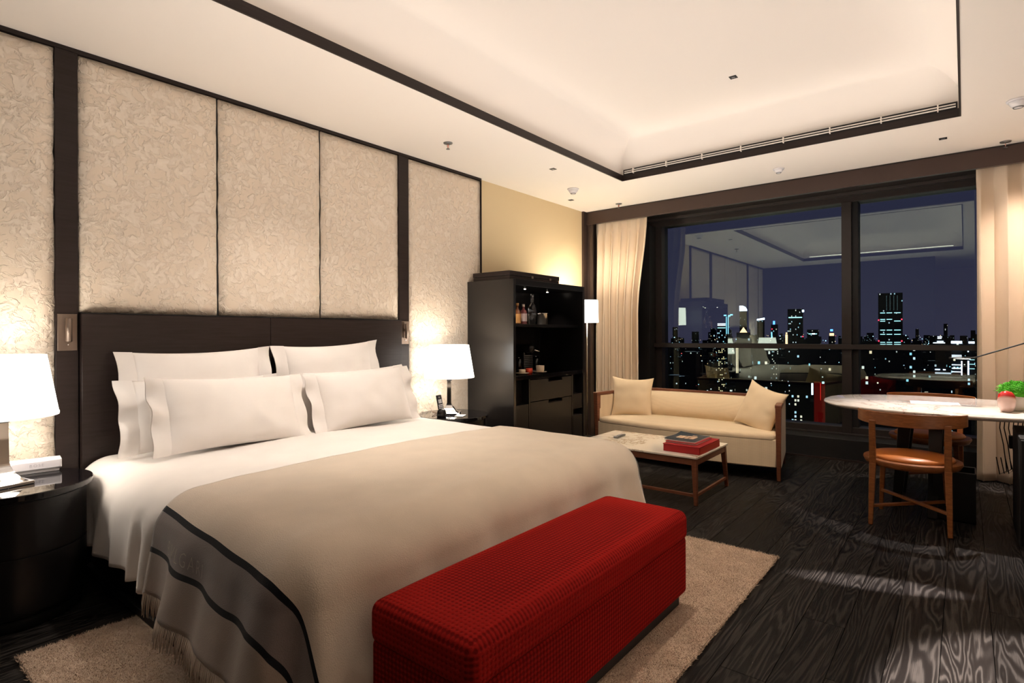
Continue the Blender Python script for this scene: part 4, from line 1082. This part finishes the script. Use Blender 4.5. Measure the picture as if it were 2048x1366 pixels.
# ------------------------------------------------------------------ the city beyond the glass
FW = Vector((math.cos(YAW), math.sin(YAW), 0)); RT = Vector((math.sin(YAW), -math.cos(YAW), 0))
GZ = -150.0
def at(px, py, dist):   # a point of the skyline seen in that direction, dist metres ahead
    u, v_ = px - CX, CY - py
    c_, s = math.cos(ROLL), math.sin(ROLL)
    return FW * dist + RT * (u * c_ + v_ * s) * dist / FPX + Vector((0, 0, EYE + (v_ * c_ - u * s) * dist / FPX))
def emis(name, col, s):
    return mat(name, (0, 0, 0), 1, spec=0, emit=col, es=s)
def facade(name, dens, cols, s, cw=1.9, chh=3.0, base=(.012, .014, .020)):
    m = mat(name, base, .9, spec=.1)
    t = N(m, 'ShaderNodeTexCoord'); sp_ = N(m, 'ShaderNodeSeparateXYZ'); LK(m, t.outputs['Object'], sp_.inputs[0])
    def cell(sock, k):
        d = N(m, 'ShaderNodeMath', operation='DIVIDE'); d.inputs[1].default_value = k; LK(m, sock, d.inputs[0])
        f = N(m, 'ShaderNodeMath', operation='FLOOR'); LK(m, d.outputs[0], f.inputs[0])
        g_ = N(m, 'ShaderNodeMath', operation='FRACT'); LK(m, d.outputs[0], g_.inputs[0]); return f.outputs[0], g_.outputs[0]
    ad_ = N(m, 'ShaderNodeMath', operation='ADD'); LK(m, sp_.outputs[0], ad_.inputs[0]); LK(m, sp_.outputs[1], ad_.inputs[1])
    fx, gx = cell(ad_.outputs[0], cw); fz, gz = cell(sp_.outputs[2], chh)
    cb_ = N(m, 'ShaderNodeCombineXYZ'); LK(m, fx, cb_.inputs[0]); LK(m, fz, cb_.inputs[1])
    oi_ = N(m, 'ShaderNodeObjectInfo'); LK(m, oi_.outputs['Random'], cb_.inputs[2])
    wn = N(m, 'ShaderNodeTexWhiteNoise'); LK(m, cb_.outputs[0], wn.inputs['Vector'])
    gt = N(m, 'ShaderNodeMath', operation='GREATER_THAN'); gt.inputs[1].default_value = 1 - dens; LK(m, wn.outputs['Value'], gt.inputs[0])
    ga = N(m, 'ShaderNodeMath', operation='GREATER_THAN'); ga.inputs[1].default_value = .35; LK(m, gx, ga.inputs[0])
    gb = N(m, 'ShaderNodeMath', operation='GREATER_THAN'); gb.inputs[1].default_value = .45; LK(m, gz, gb.inputs[0])
    m1 = N(m, 'ShaderNodeMath', operation='MULTIPLY'); LK(m, gt.outputs[0], m1.inputs[0]); LK(m, ga.outputs[0], m1.inputs[1])
    m2 = N(m, 'ShaderNodeMath', operation='MULTIPLY'); LK(m, m1.outputs[0], m2.inputs[0]); LK(m, gb.outputs[0], m2.inputs[1])
    m3 = N(m, 'ShaderNodeMath', operation='MULTIPLY'); m3.inputs[1].default_value = s; LK(m, m2.outputs[0], m3.inputs[0])
    sc = N(m, 'ShaderNodeSeparateColor'); LK(m, wn.outputs['Color'], sc.inputs[0])
    cr = ramp(m, sc.outputs[1], [(0, cols[0]), (.5, cols[1]), (1, cols[2])])
    LK(m, cr, P(m).inputs['Emission Color']); LK(m, m3.outputs[0], P(m).inputs['Emission Strength'])
    return m
cool = ((.35, .8, .9), (.7, .9, 1.0), (1, .8, .5)); warm = ((1, .7, .35), (1, .85, .6), (.6, .9, 1))
F_cool = facade('office_facade', .10, cool, .8); F_warm = facade('housing_facade', .06, warm, .8); F_dark = facade('dark_facade', .03, cool, .5)
F_low = facade('low_rise_facade', .022, ((.3, .7, .8), (1, .8, .55), (.55, .8, 1)), 1.0, 3.4, 3.6, (.010, .013, .022))
E_white = emis('white_sign_light', (.8, .9, 1), 3.0); E_cyan = emis('cyan_light', (.3, .75, 1), 1.3); E_blue = emis('blue_light', (.08, .25, 1), 3.0)
E_red = emis('red_beacon', (1, .03, .06), 3.0); E_warm = emis('warm_light', (1, .55, .25), 2.0); E_purple = emis('purple_light', (.22, .05, .40), .42); E_amber = emis('amber_light', (1, .75, .45), 2.5)
E_redglow = emis('red_floodlit_wall', (.4, .010, .008), .12); E_band = emis('lit_office_floor', (.45, .85, .85), 1.3)
AL = -YAW
class Tower:
    def __init__(s, name, x0, x1, ytop, D_, label, fm, cat='building', depth=None):
        s.D = D_; s.x0, s.x1 = x0, x1; a = at((x0 + x1) / 2, ytop, D_)
        s.cf = D_ / Vector((a.x, a.y)).length; s.w = (x1 - x0) * D_ / FPX * s.cf; s.z1 = a.z; s.c = Vector((a.x, a.y, GZ)); s.dp = depth or s.w * .6
        s.t = thing(name, (a.x, a.y, GZ), label, cat, rz=math.atan2(a.y, a.x))
        s.part('facade_block', -s.w / 2, s.w / 2, 0, s.dp, 0, s.z1 - GZ, fm)
    def part(s, nm, u0, u1, d0, d1, z0, z1, m):   # u to the right, d away
        return obj(nm, box(B(), d0, d1, -u1, -u0, z0, z1), m, s.t, world=False)
    def px(s, nm, x0, x1, y0, y1, m, out_=.6):    # fitting on the front face at its angular place
        xc = (s.x0 + s.x1) / 2; k = s.D / FPX * s.cf; z = lambda y: at(xc, y, s.D).z - GZ
        return s.part(nm, (x0 - xc) * k, (x1 - xc) * k, -out_, .2, z(y1), z(y0), m)
T_ = Tower('office_tower', 1756, 1805, 586, 700, 'tall dark office tower with lit floors and red beacons, right pane', F_dark)
for y in (625, 638, 641.5, 659.5, 668, 684, 688): 
    for a, b in ((1760, 1770), (1773, 1784), (1788, 1801)):
        if random.random() < .8: T_.px('lit_floor', a, b, y, y + 1.4, E_band)
for x, y in ((1757, 640), (1803, 639), (1757, 682), (1803, 682)): T_.px('beacon_light', x - 1.3, x + 1.3, y - 1.3, y + 1.3, E_red)
for x in (1773, 1780, 1787.5, 1794.5):
    for y in range(592, 622, 3): T_.px('crown_lamp', x - .5, x + .5, y, y + 1, emis('dim', (.4, .6, .6), .35))
T_ = Tower('residential_tower', 1575, 1606, 618, 900, 'tall tower with scattered lit windows right of the middle of the left pane', F_cool)
T_.px('crown_sign', 1604, 1608, 620, 624.5, E_white); T_.px('lit_floor', 1577, 1604, 634, 636, E_band); T_.px('beacon_light', 1604, 1606.5, 672, 674, E_red)
T_ = Tower('disc_topped_building', 1434, 1452, 646, 800, 'building with stacked lit discs left of the winged cyan lights', F_cool)
for y in (647, 650, 655): T_.px('lit_ring', 1435, 1451, y, y + 1.4, E_white if y < 652 else E_band)
T_ = Tower('winged_tower', 1452, 1459, 632, 850, 'slim tower outlined by two cyan light lines with wings on top', F_dark)
T_.px('light_line', 1452, 1453.4, 633, 668, E_cyan); T_.px('light_line', 1455.6, 1457, 633, 668, E_cyan)
T_.px('light_wing', 1447.5, 1453, 629.5, 632, E_cyan); T_.px('light_wing', 1456, 1461, 630.5, 633, E_cyan); T_.px('light_wing', 1460, 1465.5, 628.5, 631, E_cyan)
T_ = Tower('pyramid_roof_tower', 1473, 1501, 665, 500, 'dark tower with illuminated pyramid roof in the left pane', F_dark)
bm = B(); k = T_.D / FPX; zz = T_.z1 - GZ
pv = [bm.verts.new(p) for p in ((-1, (-1) * -7 * k, zz), (-1, -7 * k, zz), (8 * k, -7 * k, zz), (8 * k, 7 * k, zz))]; ap = bm.verts.new((3 * k, 0, zz + 11 * k))
for i in range(4): bm.faces.new((pv[i], pv[(i + 1) % 4], ap))
obj('lit_roof', bm, E_warm, T_.t, world=False)
T_ = Tower('crowned_tower', 1479, 1494, 622, 1100, 'tower with bright curved white crown', F_dark)
bm = B(); k = T_.D / FPX; zz = T_.z1 - GZ
pr = [(7 * k, 0), (-7 * k, 0), (-7 * k, 3 * k), (-4 * k, 8 * k), (1 * k, 10.5 * k), (7 * k, 10.5 * k)]
a = [bm.verts.new((-.5, y_, zz + z_)) for y_, z_ in pr]; b = [bm.verts.new((3, y_, zz + z_)) for y_, z_ in pr]
bm.faces.new(a); bm.faces.new(b[::-1])
for i in range(6): bm.faces.new((a[i], a[(i + 1) % 6], b[(i + 1) % 6], b[i]))
obj('lit_crown', bm, E_white, T_.t, world=False)
T_ = Tower('slanted_crown_tower', 1514, 1529, 641, 1000, 'tower with slanted glowing white rooftop', F_dark)
bm = B(); k = T_.D / FPX; zz = T_.z1 - GZ
pr = [(7 * k, 0), (-7 * k, 1.5 * k), (-7 * k, 5.5 * k), (7 * k, 3 * k)]
a = [bm.verts.new((-.5, y_, zz + z_)) for y_, z_ in pr]; b = [bm.verts.new((3, y_, zz + z_)) for y_, z_ in pr]
bm.faces.new(a); bm.faces.new(b[::-1])
for i in range(4): bm.faces.new((a[i], a[(i + 1) % 4], b[(i + 1) % 4], b[i]))
obj('lit_crown', bm, E_white, T_.t, world=False)
T_ = Tower('blue_crown_tower', 1542, 1556, 649, 900, 'tower with blue lit crown left of the tall tower', F_cool)
T_.px('lit_crown', 1546, 1550, 642, 649, E_blue); T_.px('light_column', 1542, 1544.5, 664, 676, E_cyan); T_.px('beacon_light', 1543, 1545, 657, 659, E_red)
T_ = Tower('orange_lit_spire', 1570.5, 1575.5, 668, 600, 'narrow building glowing orange at the foot of the tall tower', F_dark)
T_.px('lit_face', 1570.8, 1575.2, 669, 690, E_warm)
T_.px('rounded_top', 1571.5, 1574.5, 665, 668, E_warm)
T_ = Tower('flat_roof_hall', 1611, 1640, 676, 800, 'wide low building with white roof light and reddish wall', F_low)
T_.px('roof_light', 1617, 1634, 667, 668.6, E_band); T_.px('roof_light', 1624, 1630, 666.6, 668.9, E_white)
T_ = Tower('domed_tower', 1657, 1670, 672, 900, 'tower with orange dome under a blue light near the mullion', F_dark)
T_.px('lit_dome', 1659, 1668, 666.5, 671.5, E_warm); T_.px('blue_light', 1660.5, 1666, 658.5, 662.5, E_blue)
T_ = Tower('purple_tower', 1708, 1715, 649, 1200, 'purple lit slab tower just right of the mullion', E_purple)
T_ = Tower('white_frame_block', 1902, 1924, 684, 420, 'building outlined with white horizontal light bars at the right', F_cool)
for y in (684, 697.5, 700, 710, 713, 729, 736, 743): T_.px('light_bar', 1903.5, 1923, y, y + 1.3, E_white)
T_.px('light_bar', 1902, 1924, 682, 687, E_white); T_.px('light_column', 1922, 1924.5, 722, 750, E_white)
T_ = Tower('white_frame_block', 1934, 1950, 684, 420, 'narrow building edged with a white light column at the far right', F_cool)
T_.px('light_column', 1935, 1937.5, 697, 704, E_white); T_.px('light_column', 1935, 1938, 722, 750, E_white); T_.px('roof_sign', 1937, 1949, 683, 687, E_white)
for y in (699, 719, 728, 737): T_.px('light_bar', 1939, 1949, y, y + 1, E_band)
T_ = Tower('stepped_rooftop', 1868, 1890, 678, 700, 'building with small white stepped roof lights left of the white bars', F_dark)
for a in ((1875, 1884, 673, 674.5), (1875, 1883, 676, 677.5), (1866, 1890, 685, 686.5), (1874, 1887, 682, 684)): T_.px('roof_light', *a, E_white)
T_ = Tower('golden_window_block', 1436, 1450, 688, 350, 'dark block with rows of golden windows behind the sofa', facade('golden', .3, ((1, .8, .4), (1, .85, .5), (1, .7, .3)), 0.8, .9, 1.0))
T_ = Tower('bead_lit_tower', 1470, 1480, 684, 300, 'tower with two vertical strings of white bead lights', F_dark)
for x in (1472.6, 1475.6):
    for i in range(24): T_.px('bead_lamp', x - .55, x + .55, 694 + i * 2.2, 695.2 + i * 2.2, E_amber, .3)
T_ = Tower('red_floodlit_block', 1628, 1650, 764, 260, 'low block floodlit deep red beside the mullion', E_redglow)
T_.px('roof_light', 1644, 1648.5, 763, 767, E_band)
T_.px('light_column', 1640.5, 1641.5, 766, 800, emis('red_tube', (1, .03, .02), .8))
T_.px('vertical_sign', 1622.6, 1626.2, 767, 790, E_white)
T_ = Tower('housing_tower', 1716, 1746, 700, 330, 'dark housing tower low in the right pane', F_warm)
T_ = Tower('housing_tower', 1810, 1842, 694, 380, 'dark housing tower to the right of the tall office tower', F_cool)
T_ = Tower('housing_tower', 1505, 1540, 700, 330, 'dark housing tower low in the left pane', F_cool)
T_ = Tower('housing_tower', 1580, 1620, 692, 420, 'wide dark housing tower under the tall residential tower', F_cool)
T_ = Tower('housing_tower', 1652, 1676, 700, 360, 'dark housing tower next to the mullion in the left pane', F_warm)
T_ = Tower('striped_sign_block', 1856, 1894, 722, 450, 'low building with a long dim white sign in the right pane', F_dark)
T_.px('roof_sign', 1870, 1908, 744.5, 747.5, emis('dim_sign', (.7, .75, .8), .7)); T_.px('roof_light', 1870, 1880, 738, 740, E_white); T_.px('roof_light', 1886, 1891, 738, 740, E_white)
T_.px('blue_lamp', 1828, 1832, 732, 738.5, E_blue)
# low-rise carpet of the city and its lamps
verts, faces = [], []
def vbox(cx, cy, w_, d_, h_, z0=GZ):
    k = len(verts)
    for z in (z0, z0 + h_):
        for a, b in ((-1, -1), (1, -1), (1, 1), (-1, 1)): verts.append((cx + a * w_ / 2, cy + b * d_ / 2, z))
    faces.extend([(k + 4, k + 5, k + 6, k + 7), (k, k + 1, k + 5, k + 4), (k + 1, k + 2, k + 6, k + 5), (k + 2, k + 3, k + 7, k + 6), (k + 3, k, k + 4, k + 7)])
rr_ = random.Random(3)
for _ in range(2600):
    d = 420 * (4200 / 420) ** rr_.random(); b = rr_.uniform(-.75, .95)
    p = FW * d + RT * d * b
    hmax = min(140, 30 + d * .05)
    vbox(p.x, p.y, rr_.uniform(12, 34), rr_.uniform(12, 34), rr_.uniform(12, hmax) * (1 if rr_.random() < .75 else 1.35))
me = bpy.data.meshes.new('low_rise_city'); me.from_pydata(verts, [], faces); me.materials.append(F_low)
o = bpy.data.objects.new('low_rise_city', me); COL.objects.link(o)
tag(o, 'dark low-rise city blocks with scattered lit windows far below', 'buildings', kind='stuff')
for nm, col, s, cnt_ in (('street_lamps', (1, .62, .30), 3, 450), ('window_lights', (.45, .8, 1), 2.5, 560), ('white_lamps', (1, .95, .9), 4, 200), ('coloured_lamps', (.9, .1, .1), 3, 40)):
    verts, faces = [], []
    for _ in range(cnt_):
        d = 260 * (3800 / 260) ** rr_.random(); b = rr_.uniform(-.2, .9); p = FW * d + RT * d * b
        w_ = d * rr_.choice((.0004, .0006, .0008, .0011)) ; vbox(p.x, p.y, w_, w_, w_ * rr_.choice((.6, 1, 1.4)), GZ + rr_.uniform(.25, 1) * min(145, 45 + d * .05))
    me = bpy.data.meshes.new(nm); me.from_pydata(verts, [], faces); me.materials.append(emis(nm, col, s))
    o = bpy.data.objects.new(nm, me); COL.objects.link(o)
    tag(o, {'street_lamps': 'orange street lamps scattered over the night city', 'window_lights': 'pale blue window lights scattered over the night city', 'white_lamps': 'white lamps scattered over the night city', 'coloured_lamps': 'red lamps scattered over the night city'}[nm], 'city lights', kind='stuff')
o = struct('ground', box(B(), 100, 7000, -6000, 7000, GZ - 1, GZ), mat('dark_city_ground', (.012, .013, .020), 1), label='dark city ground far below')
